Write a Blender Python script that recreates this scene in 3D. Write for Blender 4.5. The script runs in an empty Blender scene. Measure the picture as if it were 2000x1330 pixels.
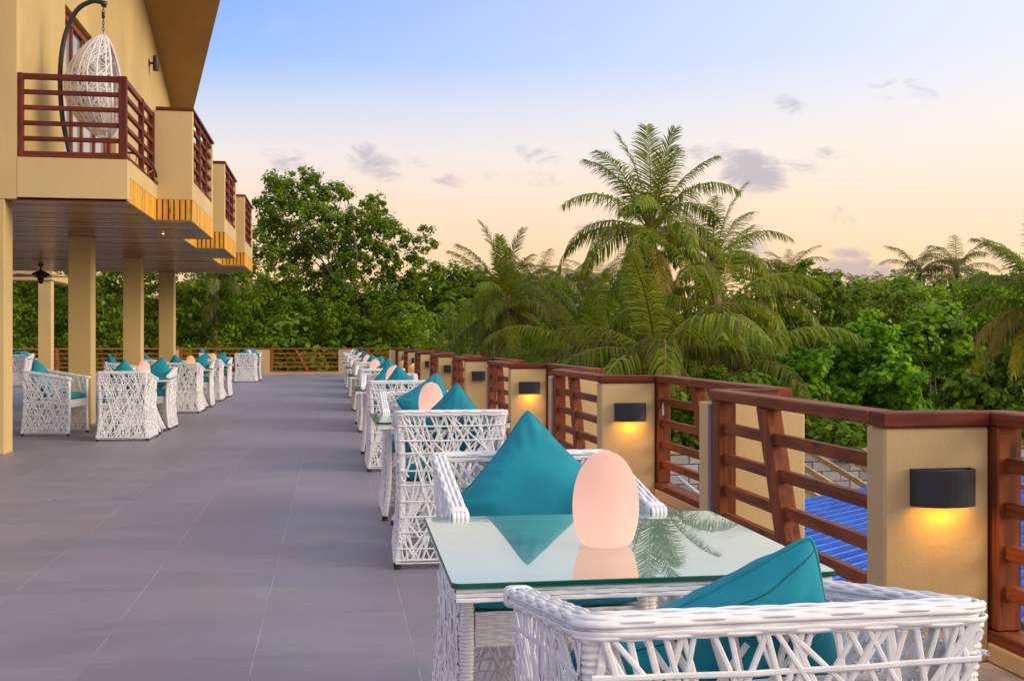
import bpy, math, random
import numpy as np
from mathutils import Vector, Matrix
R = math.radians
random.seed(7)

# ------------------------------------------------------------------ camera
scene = bpy.context.scene
COL = scene.collection
CAM_H, YAW, FPX = 1.22, math.atan(350 / 2100), 2100.0
cam_data = bpy.data.cameras.new('camera')
cam_data.sensor_width = 36.0
cam_data.lens = 36.0 * FPX / 2000.0
cam_data.clip_start = 0.05
cam_data.clip_end = 1500
cam = bpy.data.objects.new('camera', cam_data)
COL.objects.link(cam)
cam.location = (0, 0, CAM_H)
cam.rotation_euler = (R(90), 0, -YAW)
scene.camera = cam
scene.view_settings.view_transform = 'Standard'
scene.view_settings.look = 'None'
scene.view_settings.exposure = 0.75
scene.view_settings.gamma = 1.0
scene.view_settings.use_curve_mapping = False

# ------------------------------------------------------------------ node helper
class NT:
    def __init__(self, tree):
        self.t = tree; self.n = tree.nodes; self.l = tree.links
    def new(self, typ, **kw):
        nd = self.n.new(typ)
        for k, v in kw.items():
            setattr(nd, k, v)
        return nd
    def put(self, sock, v):
        if hasattr(v, 'is_output') or isinstance(v, bpy.types.NodeSocket):
            self.l.new(v, sock)
        else:
            sock.default_value = v
    def math(self, op, a, b=None, c=None, clamp=False):
        nd = self.new('ShaderNodeMath', operation=op); nd.use_clamp = clamp
        self.put(nd.inputs[0], a)
        if b is not None: self.put(nd.inputs[1], b)
        if c is not None: self.put(nd.inputs[2], c)
        return nd.outputs[0]
    def mix(self, f, a, b, blend='MIX'):
        nd = self.new('ShaderNodeMix', data_type='RGBA', blend_type=blend)
        self.put(nd.inputs['Factor'], f)
        self.put(nd.inputs[6], a); self.put(nd.inputs[7], b)
        return nd.outputs[2]
    def smooth(self, x, e0, e1, o0=0.0, o1=1.0):
        nd = self.new('ShaderNodeMapRange', interpolation_type='SMOOTHSTEP')
        self.put(nd.inputs[0], x)
        for i, v in enumerate((e0, e1, o0, o1)): nd.inputs[1 + i].default_value = v
        return nd.outputs[0]
    def noise(self, vec, scale, detail=4, rough=.5, dist=0.0):
        nd = self.new('ShaderNodeTexNoise')
        if vec is not None: self.l.new(vec, nd.inputs['Vector'])
        nd.inputs['Scale'].default_value = scale; nd.inputs['Detail'].default_value = detail
        nd.inputs['Roughness'].default_value = rough; nd.inputs['Distortion'].default_value = dist
        return nd.outputs['Fac']
    def ramp(self, f, stops, interp='LINEAR'):
        nd = self.new('ShaderNodeValToRGB'); cr = nd.color_ramp; cr.interpolation = interp
        while len(cr.elements) < len(stops): cr.elements.new(.5)
        for e, (p, c) in zip(cr.elements, stops):
            e.position = p; e.color = (*c, 1) if len(c) == 3 else c
        self.l.new(f, nd.inputs[0])
        return nd.outputs[0]
    def mapping(self, vec, scale=(1, 1, 1), loc=(0, 0, 0)):
        nd = self.new('ShaderNodeMapping')
        self.l.new(vec, nd.inputs[0]); nd.inputs['Scale'].default_value = scale; nd.inputs['Location'].default_value = loc
        return nd.outputs[0]

# ------------------------------------------------------------------ sky and sun
SUN_AZ, SUN_EL = R(114), R(23)          # clockwise from the terrace's long axis (+Y), low over the trees on the right
sun_dir = Vector((math.sin(SUN_AZ) * math.cos(SUN_EL), math.cos(SUN_AZ) * math.cos(SUN_EL), math.sin(SUN_EL)))
world = bpy.data.worlds.new('World'); scene.world = world; world.use_nodes = True
world.node_tree.nodes.clear()
W = NT(world.node_tree)
geo = W.new('ShaderNodeTexCoord').outputs['Generated']
sep = W.new('ShaderNodeSeparateXYZ'); W.l.new(geo, sep.inputs[0])
dx, dy, dz = sep.outputs
az = W.math('ARCTAN2', dx, dy)
el = W.math('ARCSINE', dz)
# dusk gradient by height
base = W.ramp(W.math('MULTIPLY', W.math('MAXIMUM', dz, 0.0), 1.0),
              [(0.0, (.95, .53, .25)), (.06, (.97, .62, .34)), (.12, (.93, .68, .50)), (.17, (.80, .74, .71)), (.21, (.57, .64, .82)),
               (.25, (.25, .46, .90)), (.32, (.09, .31, .88)), (.55, (.26, .38, .70)), (1.0, (.34, .37, .56))])
dot = W.new('ShaderNodeVectorMath', operation='DOT_PRODUCT')
W.l.new(geo, dot.inputs[0]); dot.inputs[1].default_value = sun_dir
glow = W.smooth(dot.outputs['Value'], -.52, .85)
glow2 = W.math('MULTIPLY', glow, .98)
low = W.smooth(dz, 0.0, .30)
warm = W.mix(low, (1.02, .69, .37, 1), (1.02, .99, .97, 1))
sky_c = W.mix(W.math('POWER', glow2, .70), base, warm)
# nishita daylight under the gradient
nish = W.new('ShaderNodeTexSky', sky_type='NISHITA')
nish.sun_disc = False; nish.sun_elevation = SUN_EL; nish.sun_rotation = SUN_AZ
nish.air_density = 1.0; nish.dust_density = 2.0
nc = W.mix(1.0, nish.outputs[0], (.10, .10, .10, 1), 'MULTIPLY')
sky_c = W.mix(.12, sky_c, nc)
# small dusk clouds: (azimuth deg from +Y, elevation deg, half width, half height, density)
def cloud_dir(px, py):
    k = (px - 1000) / FPX; m = (665 - py) / FPX
    return YAW + math.atan(k), math.atan(m / math.sqrt(1 + k * k))
CL = [(1470, 338, 62, 34, .95), (1430, 312, 70, 24, .5), (1400, 300, 60, 20, .35), (730, 318, 50, 30, .62), (815, 310, 30, 18, .3), (878, 354, 34, 18, .45),
      (1668, 528, 70, 20, .85), (1655, 494, 34, 12, .7), (1545, 208, 28, 20, .55), (1642, 427, 30, 18, .45),
      (1050, 302, 44, 18, .4), (1180, 300, 26, 12, .4), (1155, 455, 30, 14, .45), (1640, 305, 42, 16, .3),
      (1480, 480, 30, 22, .5), (560, 312, 60, 22, .3), (1780, 175, 70, 30, .22), (985, 345, 40, 12, .3), (1560, 330, 60, 16, .3), (1060, 352, 44, 14, .32)]
cv = W.new('ShaderNodeCombineXYZ'); W.l.new(az, cv.inputs[0]); W.l.new(el, cv.inputs[1])
n1 = W.noise(W.mapping(cv.outputs[0], (30, 62, 1)), 1.0, 7, .66, .8)
n2 = W.noise(W.mapping(cv.outputs[0], (12, 26, 1), (3, 7, 0)), 1.0, 5, .6, .3)
acc = None
for (px, py, sx, sy, d) in CL:
    a, e = cloud_dir(px, py)
    u = W.math('DIVIDE', W.math('SUBTRACT', az, a), 1.35 * sx / FPX)
    v = W.math('DIVIDE', W.math('SUBTRACT', el, e), 1.35 * sy / FPX)
    v = W.math('ADD', v, W.math('MULTIPLY', u, .35))
    r2 = W.math('ADD', W.math('MULTIPLY', u, u), W.math('MULTIPLY', v, v))
    g = W.math('MULTIPLY', W.math('SUBTRACT', 1.0, r2, clamp=True), d)
    acc = g if acc is None else W.math('MAXIMUM', acc, g)
dens = W.smooth(W.math('ADD', acc, W.math('MULTIPLY', W.math('SUBTRACT', n1, .5), 1.9)), .10, .80)
dens = W.math('MULTIPLY', dens, W.smooth(acc, 0.0, .18))
wisp = W.math('MULTIPLY', W.smooth(n2, .56, .80), .12)
cl_col = W.mix(W.smooth(el, .05, .25), (.46, .38, .40, 1), (.38, .40, .50, 1))
sky_c = W.mix(W.math('MULTIPLY', dens, .78, clamp=True), sky_c, cl_col)
sky_c = W.mix(wisp, sky_c, (.72, .66, .74, 1))
bg = W.new('ShaderNodeBackground'); W.l.new(sky_c, bg.inputs[0]); bg.inputs[1].default_value = .71
wo = W.new('ShaderNodeOutputWorld'); W.l.new(bg.outputs[0], wo.inputs[0])

sun_data = bpy.data.lights.new('sun', 'SUN'); sun_data.energy = 1.5; sun_data.angle = R(34); sun_data.color = (1.0, .85, .64)
sun = bpy.data.objects.new('sun', sun_data); COL.objects.link(sun)
sun.rotation_euler = sun_dir.to_track_quat('Z', 'Y').to_euler()
sun.location = sun_dir * 60

# ------------------------------------------------------------------ materials
MATS = {}
def material(name):
    m = bpy.data.materials.new(name); m.use_nodes = True
    m.node_tree.nodes.clear()
    t = NT(m.node_tree)
    out = t.new('ShaderNodeOutputMaterial'); bs = t.new('ShaderNodeBsdfPrincipled')
    t.l.new(bs.outputs[0], out.inputs[0])
    t.bs = bs; t.out = out
    MATS[name] = m
    return m, t
def objco(t): return t.new('ShaderNodeTexCoord').outputs['Object']
def wpos(t): return t.new('ShaderNodeNewGeometry').outputs['Position']
def bump(t, h, strength, dist):
    b = t.new('ShaderNodeBump'); b.inputs['Strength'].default_value = strength; b.inputs['Distance'].default_value = dist
    t.l.new(h, b.inputs['Height']); t.l.new(b.outputs[0], t.bs.inputs['Normal'])
def rgb(c): return (*c, 1)

def plaster(name, c, var=.10, seed=0.0, rough=.75):
    m, t = material(name)
    p = wpos(t)
    n = t.noise(t.mapping(p, (1, 1, .45), (seed, 0, 0)), 1.1, 6, .6, .3)
    n2 = t.noise(p, 55, 4, .6)
    dark = tuple(x * (1 - var * 1.6) for x in c); lite = tuple(min(1, x * (1 + var)) for x in c)
    col = t.mix(t.smooth(n, .3, .72), rgb(dark), rgb(lite))
    col = t.mix(t.math('MULTIPLY', t.smooth(n2, .55, .8), .12), col, rgb(tuple(x * .7 for x in c)))
    t.l.new(col, t.bs.inputs['Base Color']); t.bs.inputs['Roughness'].default_value = rough
    n3 = t.noise(p, 26, 5, .6)
    bump(t, t.math('ADD', n2, t.math('MULTIPLY', n3, 1.5)), .22, .006)
    return m
plaster('plaster_building', (.60, .425, .175), .08)
plaster('plaster_pillar', (.62, .425, .20), .08, 3.0)
plaster('plaster_fascia', (.63, .445, .205), .06, 5.0)
plaster('plaster_roof', (.40, .245, .075), .07, 9.0)
plaster('raw_cement', (.30, .29, .29), .2, 2.0, .9)

def wood(name, axis, c0, c1, rough=.38, knots=True, coat=.0):
    m, t = material(name)
    p = objco(t)
    rnd = t.new('ShaderNodeObjectInfo').outputs['Random']
    off = t.new('ShaderNodeCombineXYZ')
    for i in range(3): t.l.new(t.math('MULTIPLY', rnd, 17.0 + i * 5), off.inputs[i])
    add = t.new('ShaderNodeVectorMath', operation='ADD'); t.l.new(p, add.inputs[0]); t.l.new(off.outputs[0], add.inputs[1])
    sc = {'X': (1.6, 26, 26), 'Y': (26, 1.6, 26), 'Z': (26, 26, 1.6)}[axis]
    n = t.noise(t.mapping(add.outputs[0], sc), 1.0, 5, .6, .6)
    n2 = t.noise(add.outputs[0], 5.0, 3, .5)
    col = t.mix(t.smooth(n, .32, .68), rgb(c0), rgb(c1))
    col = t.mix(t.math('MULTIPLY', t.smooth(n2, .5, .75), .45), col, rgb(tuple(x * .55 for x in c0)))
    if knots:
        vo = t.new('ShaderNodeTexVoronoi'); t.l.new(t.mapping(add.outputs[0], {'X': (2.4, 7, 7), 'Y': (7, 2.4, 7), 'Z': (7, 7, 2.4)}[axis]), vo.inputs[0])
        vo.inputs['Scale'].default_value = 1.0
        k = t.smooth(vo.outputs['Distance'], .14, .05)
        col = t.mix(t.math('MULTIPLY', k, .75), col, rgb((.035, .012, .008)))
    hue = t.new('ShaderNodeHueSaturation'); t.l.new(col, hue.inputs['Color'])
    t.l.new(t.math('ADD', .85, t.math('MULTIPLY', rnd, .35)), hue.inputs['Value'])
    t.l.new(hue.outputs[0], t.bs.inputs['Base Color'])
    t.bs.inputs['Roughness'].default_value = rough
    t.bs.inputs['Specular IOR Level'].default_value = .25
    t.bs.inputs['Coat Weight'].default_value = coat; t.bs.inputs['Coat Roughness'].default_value = .25
    bump(t, n, .25, .003)
    return m
for ax in 'XYZ':
    wood('red_wood_' + ax, ax, (.135, .030, .010), (.275, .068, .020), .58)
    wood('dark_red_wood_' + ax, ax, (.095, .015, .008), (.165, .030, .014), .6, False)
wood('slat_wood', 'Z', (.58, .25, .022), (.85, .45, .05), .45)
wood('rafter_wood', 'X', (.42, .26, .10), (.62, .42, .19), .7)
wood('orange_wood_Z', 'Z', (.30, .075, .02), (.42, .11, .03))
wood('orange_wood_X', 'X', (.30, .075, .02), (.42, .11, .03))

m, t = material('soffit_wood')
p = wpos(t)
at = t.new('ShaderNodeAttribute'); at.attribute_name = 'tint'
n = t.noise(t.mapping(p, (.8, 26, 9)), 1.0, 5, .6, .5)
n2 = t.noise(t.mapping(p, (.35, 1.5, 1)), 1.0, 3, .5)
f = t.math('ADD', t.math('MULTIPLY', at.outputs['Fac'], .75), t.math('MULTIPLY', n, .35))
col = t.mix(f, rgb((.10, .046, .016)), rgb((.60, .35, .15)))
col = t.mix(t.math('MULTIPLY', t.smooth(n2, .5, .7), .3), col, rgb((.30, .15, .05)))
t.l.new(col, t.bs.inputs['Base Color']); t.bs.inputs['Roughness'].default_value = .24; t.bs.inputs['IOR'].default_value = 1.16
t.bs.inputs['Specular Tint'].default_value = (1, .75, .45, 1)

m, t = material('wicker')
p = objco(t)
n = t.noise(p, 60, 3, .5)
n2 = t.noise(wpos(t), 5, 3, .5)
col = t.mix(t.smooth(n, .3, .7), rgb((.80, .775, .79)), rgb((.87, .855, .87)))
col = t.mix(t.math('MULTIPLY', t.smooth(n2, .5, .75), .22), col, rgb((.62, .57, .53)))
t.l.new(col, t.bs.inputs['Base Color']); t.bs.inputs['Roughness'].default_value = .42

def fabric(name, c):
    m, t = material(name)
    p = objco(t)
    w1 = t.new('ShaderNodeTexWave', wave_type='BANDS', bands_direction='X'); t.l.new(p, w1.inputs[0]); w1.inputs['Scale'].default_value = 220
    w2 = t.new('ShaderNodeTexWave', wave_type='BANDS', bands_direction='Z'); t.l.new(p, w2.inputs[0]); w2.inputs['Scale'].default_value = 220
    n = t.noise(p, 9, 4, .55)
    col = t.mix(t.smooth(n, .3, .7), rgb(tuple(x * .88 for x in c)), rgb(tuple(min(1, x * 1.1) for x in c)))
    t.l.new(col, t.bs.inputs['Base Color']); t.bs.inputs['Roughness'].default_value = .85
    t.bs.inputs['Sheen Weight'].default_value = .08; t.bs.inputs['Sheen Roughness'].default_value = .5
    t.bs.inputs['Sheen Tint'].default_value = (.3, .8, .9, 1)
    h = t.math('ADD', t.math('ADD', w1.outputs['Fac'], w2.outputs['Fac']), t.math('MULTIPLY', t.noise(p, 14, 4, .6), 6.0))
    bump(t, h, .35, .0025)
fabric('teal_fabric', (.001, .245, .335))
fabric('cream_fabric', (.62, .58, .55))

def plain(name, c, rough=.5, metal=0.0, spec=.5, var=.12, scale=8):
    m, t = material(name)
    n = t.noise(objco(t), scale, 4, .6)
    col = t.mix(t.smooth(n, .3, .7), rgb(tuple(x * (1 - var) for x in c)), rgb(tuple(min(1, x * (1 + var)) for x in c)))
    t.l.new(col, t.bs.inputs['Base Color']); t.bs.inputs['Roughness'].default_value = rough
    t.bs.inputs['Metallic'].default_value = metal; t.bs.inputs['Specular IOR Level'].default_value = spec
    return m
plain('black_rubber', (.012, .012, .013), .6)
plain('dark_metal', (.020, .022, .032), .5, 0.0)
plain('stand_metal', (.022, .021, .024), .35)
plain('lamp_top', (.20, .20, .21), .5)
plain('seam_thread', (.002, .10, .14), .8)
plain('white_paint', (.72, .72, .73), .5)
plain('glass_edge', (.004, .085, .055), .12, 0, .7)
plain('fan_metal', (.05, .028, .02), .35)
plain('bark', (.20, .155, .115), .9, var=.35, scale=6)
plain('palm_bark', (.19, .135, .085), .9, var=.35, scale=7)
plain('coconut', (.16, .105, .03), .6, var=.3, scale=9)
plain('curtain', (.50, .48, .45), .8, var=.2, scale=3)

m, t = material('wicker_pod')
n = t.noise(objco(t), 40, 3, .5)
t.l.new(t.mix(n, rgb((.66, .63, .68)), rgb((.80, .77, .82))), t.bs.inputs['Base Color']); t.bs.inputs['Roughness'].default_value = .5

m, t = material('table_glass')      # clear sheet lying on a painted panel: pale green body, mirror-like surface
p = objco(t)
n = t.noise(t.mapping(p, (4, 30, 1)), 1.0, 5, .6)
col = t.mix(t.smooth(n, .35, .7), rgb((.10, .25, .20)), rgb((.16, .34, .285)))
n2 = t.noise(p, 160, 2, .5)
col = t.mix(t.math('MULTIPLY', t.smooth(n2, .70, .76), .5), col, rgb((.30, .36, .32)))
t.l.new(col, t.bs.inputs['Base Color'])
t.bs.inputs['Roughness'].default_value = .16
t.bs.inputs['IOR'].default_value = 1.5
gl = t.new('ShaderNodeBsdfGlossy'); gl.inputs['Roughness'].default_value = .012; gl.inputs['Color'].default_value = (1.0, 1.0, .93, 1)
lw = t.new('ShaderNodeLayerWeight'); lw.inputs['Blend'].default_value = .90
mx = t.new('ShaderNodeMixShader')
t.l.new(t.math('MULTIPLY', lw.outputs['Fresnel'], 1.0, clamp=True), mx.inputs[0])
t.l.new(t.bs.outputs[0], mx.inputs[1]); t.l.new(gl.outputs[0], mx.inputs[2])
t.l.new(mx.outputs[0], t.out.inputs[0])

m, t = material('window_glass')
t.bs.inputs['Base Color'].default_value = (.30, .31, .31, 1); t.bs.inputs['Roughness'].default_value = .08
t.bs.inputs['Specular IOR Level'].default_value = .9

def lit(name, c, strength):
    m, t = material(name)
    t.bs.inputs['Base Color'].default_value = (.26, .15, .115, 1)
    t.bs.inputs['Emission Color'].default_value = rgb(c); t.bs.inputs['Emission Strength'].default_value = strength
    if name.startswith('egg'):      # the bulb sits low inside the shell
        sp = t.new('ShaderNodeSeparateXYZ'); t.l.new(objco(t), sp.inputs[0])
        t.l.new(t.smooth(sp.outputs[2], .0, .21, strength * 1.16, strength * .84), t.bs.inputs['Emission Strength'])
    t.bs.inputs['Roughness'].default_value = .7; t.bs.inputs['Specular IOR Level'].default_value = .15
lit('egg_glow', (1.0, .54, .43), .50)
lit('egg_glow_warm', (1.0, .40, .12), .55)
lit('egg_glow_pale', (.9, .85, .95), .35)
lit('bulb_glow', (1.0, .55, .10), 12.0)
lit('downlight_glow', (1.0, .75, .3), 5.0)

def tile_mat(name):
    m, t = material(name)
    p = wpos(t)
    info = t.new('ShaderNodeObjectInfo').outputs['Random']
    at = t.new('ShaderNodeAttribute'); at.attribute_name = 'tint'
    n = t.noise(t.mapping(p, (1.4, 12, 1)), 1.0, 6, .65, .5)
    n2 = t.noise(t.mapping(p, (.9, 1.7, 1), (4, 2, 0)), 1.0, 5, .6, .6)
    n3 = t.noise(t.mapping(p, (4, 60, 1)), 1.0, 4, .7)
    c = t.mix(t.smooth(n2, .36, .66), rgb((.222, .202, .250)), rgb((.278, .232, .266)))
    c = t.mix(t.math('MULTIPLY', t.smooth(n, .50, .74), .32), c, rgb((.325, .298, .36)))
    c = t.mix(t.math('MULTIPLY', t.smooth(n3, .56, .68), .28), c, rgb((.42, .39, .43)))
    n4 = t.noise(p, .8, 5, .65, .8)
    c = t.mix(t.math('MULTIPLY', t.smooth(n4, .42, .68), .35), c, rgb((.25, .19, .20)))
    n5 = t.noise(t.mapping(p, (1, 1.6, 1), (9, 1, 0)), 9.0, 6, .7, 1.2)
    c = t.mix(t.math('MULTIPLY', t.smooth(n5, .62, .75), .22), c, rgb((.40, .37, .40)))
    h = t.new('ShaderNodeHueSaturation'); t.l.new(c, h.inputs['Color'])
    tv = t.math('ADD', info, at.outputs['Fac'])
    t.l.new(t.math('ADD', .90, t.math('MULTIPLY', t.math('FRACT', tv), .09)), h.inputs['Value'])
    t.l.new(h.outputs[0], t.bs.inputs['Base Color'])
    t.l.new(t.math('ADD', .36, t.math('MULTIPLY', n2, .25)), t.bs.inputs['Roughness'])
    bump(t, n, .12, .002)
tile_mat('floor_tile')
plain('grout', (.46, .42, .44), .9, var=.35, scale=3)

m, t = material('blue_sheet')
n = t.noise(wpos(t), 1.6, 5, .6)
n2 = t.noise(t.mapping(wpos(t), (1, 1, 1)), 5.0, 6, .7, .6)
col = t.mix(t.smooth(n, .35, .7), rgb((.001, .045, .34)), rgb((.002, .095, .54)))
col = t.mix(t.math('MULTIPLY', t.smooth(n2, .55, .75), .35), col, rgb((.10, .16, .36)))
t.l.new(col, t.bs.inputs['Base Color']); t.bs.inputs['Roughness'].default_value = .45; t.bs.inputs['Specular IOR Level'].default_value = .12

plain('blue_crest_highlight', (.035, .16, .62), .3, 0, .4, var=.4, scale=2.5)  # highlight along the rib crests, painted as a lighter blue
m, t = material('concrete_block')
rnd = t.new('ShaderNodeObjectInfo').outputs['Random']
n = t.noise(wpos(t), 14, 6, .7)
col = t.mix(n, rgb((.26, .245, .25)), rgb((.52, .49, .50)))
h = t.new('ShaderNodeHueSaturation'); t.l.new(col, h.inputs['Color']); t.l.new(t.math('ADD', .75, t.math('MULTIPLY', rnd, .5)), h.inputs['Value'])
t.l.new(h.outputs[0], t.bs.inputs['Base Color']); t.bs.inputs['Roughness'].default_value = .95
bump(t, n, .5, .01)

m, t = material('soil')
n = t.noise(wpos(t), .5, 6, .65)
t.l.new(t.mix(t.smooth(n, .35, .65), rgb((.03, .045, .012)), rgb((.09, .075, .04))), t.bs.inputs['Base Color']); t.bs.inputs['Roughness'].default_value = .95

def leaf(name, c0, c1, c2, transl=.38, rough=.5, spec=.18):
    """c0..c1 leaf-to-leaf range, c2 the odd pale or yellowed leaf"""
    m, t = material(name)
    at = t.new('ShaderNodeAttribute'); at.attribute_name = 'tint'
    f = at.outputs['Fac']
    rnd = t.new('ShaderNodeObjectInfo').outputs['Random']
    col = t.mix(t.smooth(f, 0.0, .85), rgb(c0), rgb(c1))
    col = t.mix(t.smooth(f, .9, 1.0), col, rgb(c2))
    h = t.new('ShaderNodeHueSaturation'); t.l.new(col, h.inputs['Color'])
    t.l.new(t.math('ADD', .58 if 'palm' in name else .84, t.math('MULTIPLY', rnd, .95 if 'palm' in name else .34)), h.inputs['Value'])
    t.l.new(t.math('ADD', .487, t.math('MULTIPLY', rnd, .022)), h.inputs['Hue'])
    col = h.outputs[0]
    t.l.new(col, t.bs.inputs['Base Color']); t.bs.inputs['Roughness'].default_value = rough; t.bs.inputs['Specular IOR Level'].default_value = spec
    tr = t.new('ShaderNodeBsdfTranslucent')
    t.l.new(t.mix(.5, col, rgb((.30, .38, .03)), 'MIX'), tr.inputs[0])
    mx = t.new('ShaderNodeMixShader'); mx.inputs[0].default_value = transl
    t.l.new(t.bs.outputs[0], mx.inputs[1]); t.l.new(tr.outputs[0], mx.inputs[2]); t.l.new(mx.outputs[0], t.out.inputs[0])
leaf('leaf_tree', (.082, .150, .007), (.22, .31, .011), (.30, .28, .02), .42)
leaf('leaf_dark', (.078, .165, .006), (.22, .33, .011), (.18, .26, .02), .38)
leaf('leaf_hibiscus', (.115, .27, .008), (.31, .55, .016), (.38, .55, .05), .45, .35)
leaf('leaf_bright', (.15, .28, .008), (.34, .48, .014), (.34, .36, .03), .45)
leaf('leaf_palm', (.062, .110, .006), (.28, .31, .012), (.36, .30, .04), .42, .45, .22)
leaf('leaf_palm_old', (.26, .20, .015), (.42, .30, .025), (.38, .24, .05), .35, .5, .3)
leaf('leaf_palm_dead', (.20, .13, .07), (.32, .22, .13), (.40, .28, .18), .25, .7, .2)
leaf('leaf_far_palm', (.075, .10, .022), (.15, .165, .035), (.30, .25, .06), .35)

# ------------------------------------------------------------------ mesh builder
class MB:
    def __init__(self): self.v = []; self.f = []; self.m = []
    def add(self, vs, fs, mi=0):
        o = len(self.v); self.v.extend(vs)
        self.f.extend([tuple(i + o for i in f) for f in fs]); self.m.extend([mi] * len(fs))
    def box(self, lo, hi, mi=0):
        (a, b, c), (d, e, g) = lo, hi
        self.add([(a, b, c), (d, b, c), (d, e, c), (a, e, c), (a, b, g), (d, b, g), (d, e, g), (a, e, g)],
                 [(0, 3, 2, 1), (4, 5, 6, 7), (0, 1, 5, 4), (1, 2, 6, 5), (2, 3, 7, 6), (3, 0, 4, 7)], mi)
    def cbox(self, lo, hi, ch=.004, mi=0, M=None):
        """box with chamfered edges"""
        lo = Vector(lo); hi = Vector(hi); c = (lo + hi) / 2; h = (hi - lo) / 2
        ch = min(ch, min(h) * .45)
        vs = []; idx = {}
        for sx in (-1, 1):
            for sy in (-1, 1):
                for sz in (-1, 1):
                    for ax in range(3):
                        p = Vector((sx * h.x, sy * h.y, sz * h.z))
                        for k in range(3):
                            if k != ax: p[k] -= math.copysign(ch, p[k])
                        idx[(sx, sy, sz, ax)] = len(vs)
                        q = c + p
                        vs.append(tuple(M @ q) if M is not None else tuple(q))
        fs = []
        for ax in range(3):
            u, w = (ax + 1) % 3, (ax + 2) % 3
            for s in (-1, 1):
                face = []
                for (a, b) in ((-1, -1), (1, -1), (1, 1), (-1, 1)):
                    k = [0, 0, 0]; k[ax] = s; k[u] = a; k[w] = b
                    face.append(idx[(*k, ax)])
                fs.append(tuple(face if s > 0 else face[::-1]))
        for ax in range(3):          # edges running along ax
            u, w = (ax + 1) % 3, (ax + 2) % 3
            for a in (-1, 1):
                for b in (-1, 1):
                    k0 = [0, 0, 0]; k1 = [0, 0, 0]
                    k0[ax] = -1; k1[ax] = 1
                    for k in (k0, k1): k[u] = a; k[w] = b
                    q = [idx[(*k0, u)], idx[(*k1, u)], idx[(*k1, w)], idx[(*k0, w)]]
                    fs.append(tuple(q if a * b < 0 else q[::-1]))
        for sx in (-1, 1):
            for sy in (-1, 1):
                for sz in (-1, 1):
                    q = [idx[(sx, sy, sz, k)] for k in range(3)]
                    fs.append(tuple(q if sx * sy * sz > 0 else q[::-1]))
        self.add(vs, fs, mi)
    def tube(self, pts, r, n=8, cap=True, mi=0):
        pts = [Vector(p) for p in pts]
        rs = r if isinstance(r, (list, tuple)) else [r] * len(pts)
        vs = []; up = None
        for i, p in enumerate(pts):
            T = (pts[min(i + 1, len(pts) - 1)] - pts[max(i - 1, 0)]).normalized()
            if up is None:
                up = Vector((0, 0, 1)) if abs(T.z) < .9 else Vector((1, 0, 0))
            S = T.cross(up).normalized(); up = S.cross(T).normalized()
            for k in range(n):
                a = 2 * math.pi * k / n
                vs.append(tuple(p + (S * math.cos(a) + up * math.sin(a)) * rs[i]))
        fs = []
        for i in range(len(pts) - 1):
            for k in range(n):
                k2 = (k + 1) % n
                fs.append((i * n + k, i * n + k2, (i + 1) * n + k2, (i + 1) * n + k))
        if cap:
            fs.append(tuple(range(n - 1, -1, -1))); fs.append(tuple((len(pts) - 1) * n + k for k in range(n)))
        self.add(vs, fs, mi)
    def strand(self, pts, nrm, w, th, n=6, mi=0, cap=False):
        """flat-oval cane: w across, th along the surface normal"""
        vs = []; L = len(pts)
        for i in range(L):
            T = (pts[min(i + 1, L - 1)] - pts[max(i - 1, 0)]).normalized(); N = nrm[i]
            S = T.cross(N)
            if S.length < 1e-6: S = Vector((1, 0, 0))
            S.normalize(); N = S.cross(T).normalized()
            for k in range(n):
                a = 2 * math.pi * k / n
                vs.append(tuple(pts[i] + S * (math.cos(a) * w / 2) + N * (math.sin(a) * th / 2)))
        fs = []
        for i in range(L - 1):
            for k in range(n):
                k2 = (k + 1) % n
                fs.append((i * n + k, i * n + k2, (i + 1) * n + k2, (i + 1) * n + k))
        self.add(vs, fs, mi)
    def lathe(self, prof, n=24, mi=0, c=(0, 0, 0)):
        vs = []; fs = []
        for (r, z) in prof:
            for k in range(n):
                a = 2 * math.pi * k / n
                vs.append((c[0] + r * math.cos(a), c[1] + r * math.sin(a), c[2] + z))
        for i in range(len(prof) - 1):
            for k in range(n):
                k2 = (k + 1) % n
                fs.append((i * n + k, i * n + k2, (i + 1) * n + k2, (i + 1) * n + k))
        fs.append(tuple(range(n - 1, -1, -1))); fs.append(tuple((len(prof) - 1) * n + k for k in range(n)))
        self.add(vs, fs, mi)
    def prism(self, poly, z0, z1, mi=0):
        n = len(poly)
        vs = [(x, y, z0) for x, y in poly] + [(x, y, z1) for x, y in poly]
        fs = [tuple(range(n - 1, -1, -1)), tuple(range(n, 2 * n))] + [(i, (i + 1) % n, n + (i + 1) % n, n + i) for i in range(n)]
        self.add(vs, fs, mi)
    def mesh(self, name, mats, smooth=False):
        me = bpy.data.meshes.new(name); me.from_pydata(self.v, [], self.f)
        if isinstance(mats, str): mats = [mats]
        for k in mats: me.materials.append(MATS[k])
        if len(mats) > 1: me.polygons.foreach_set('material_index', self.m)
        if smooth: me.polygons.foreach_set('use_smooth', [True] * len(me.polygons))
        me.update()
        return me

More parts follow.
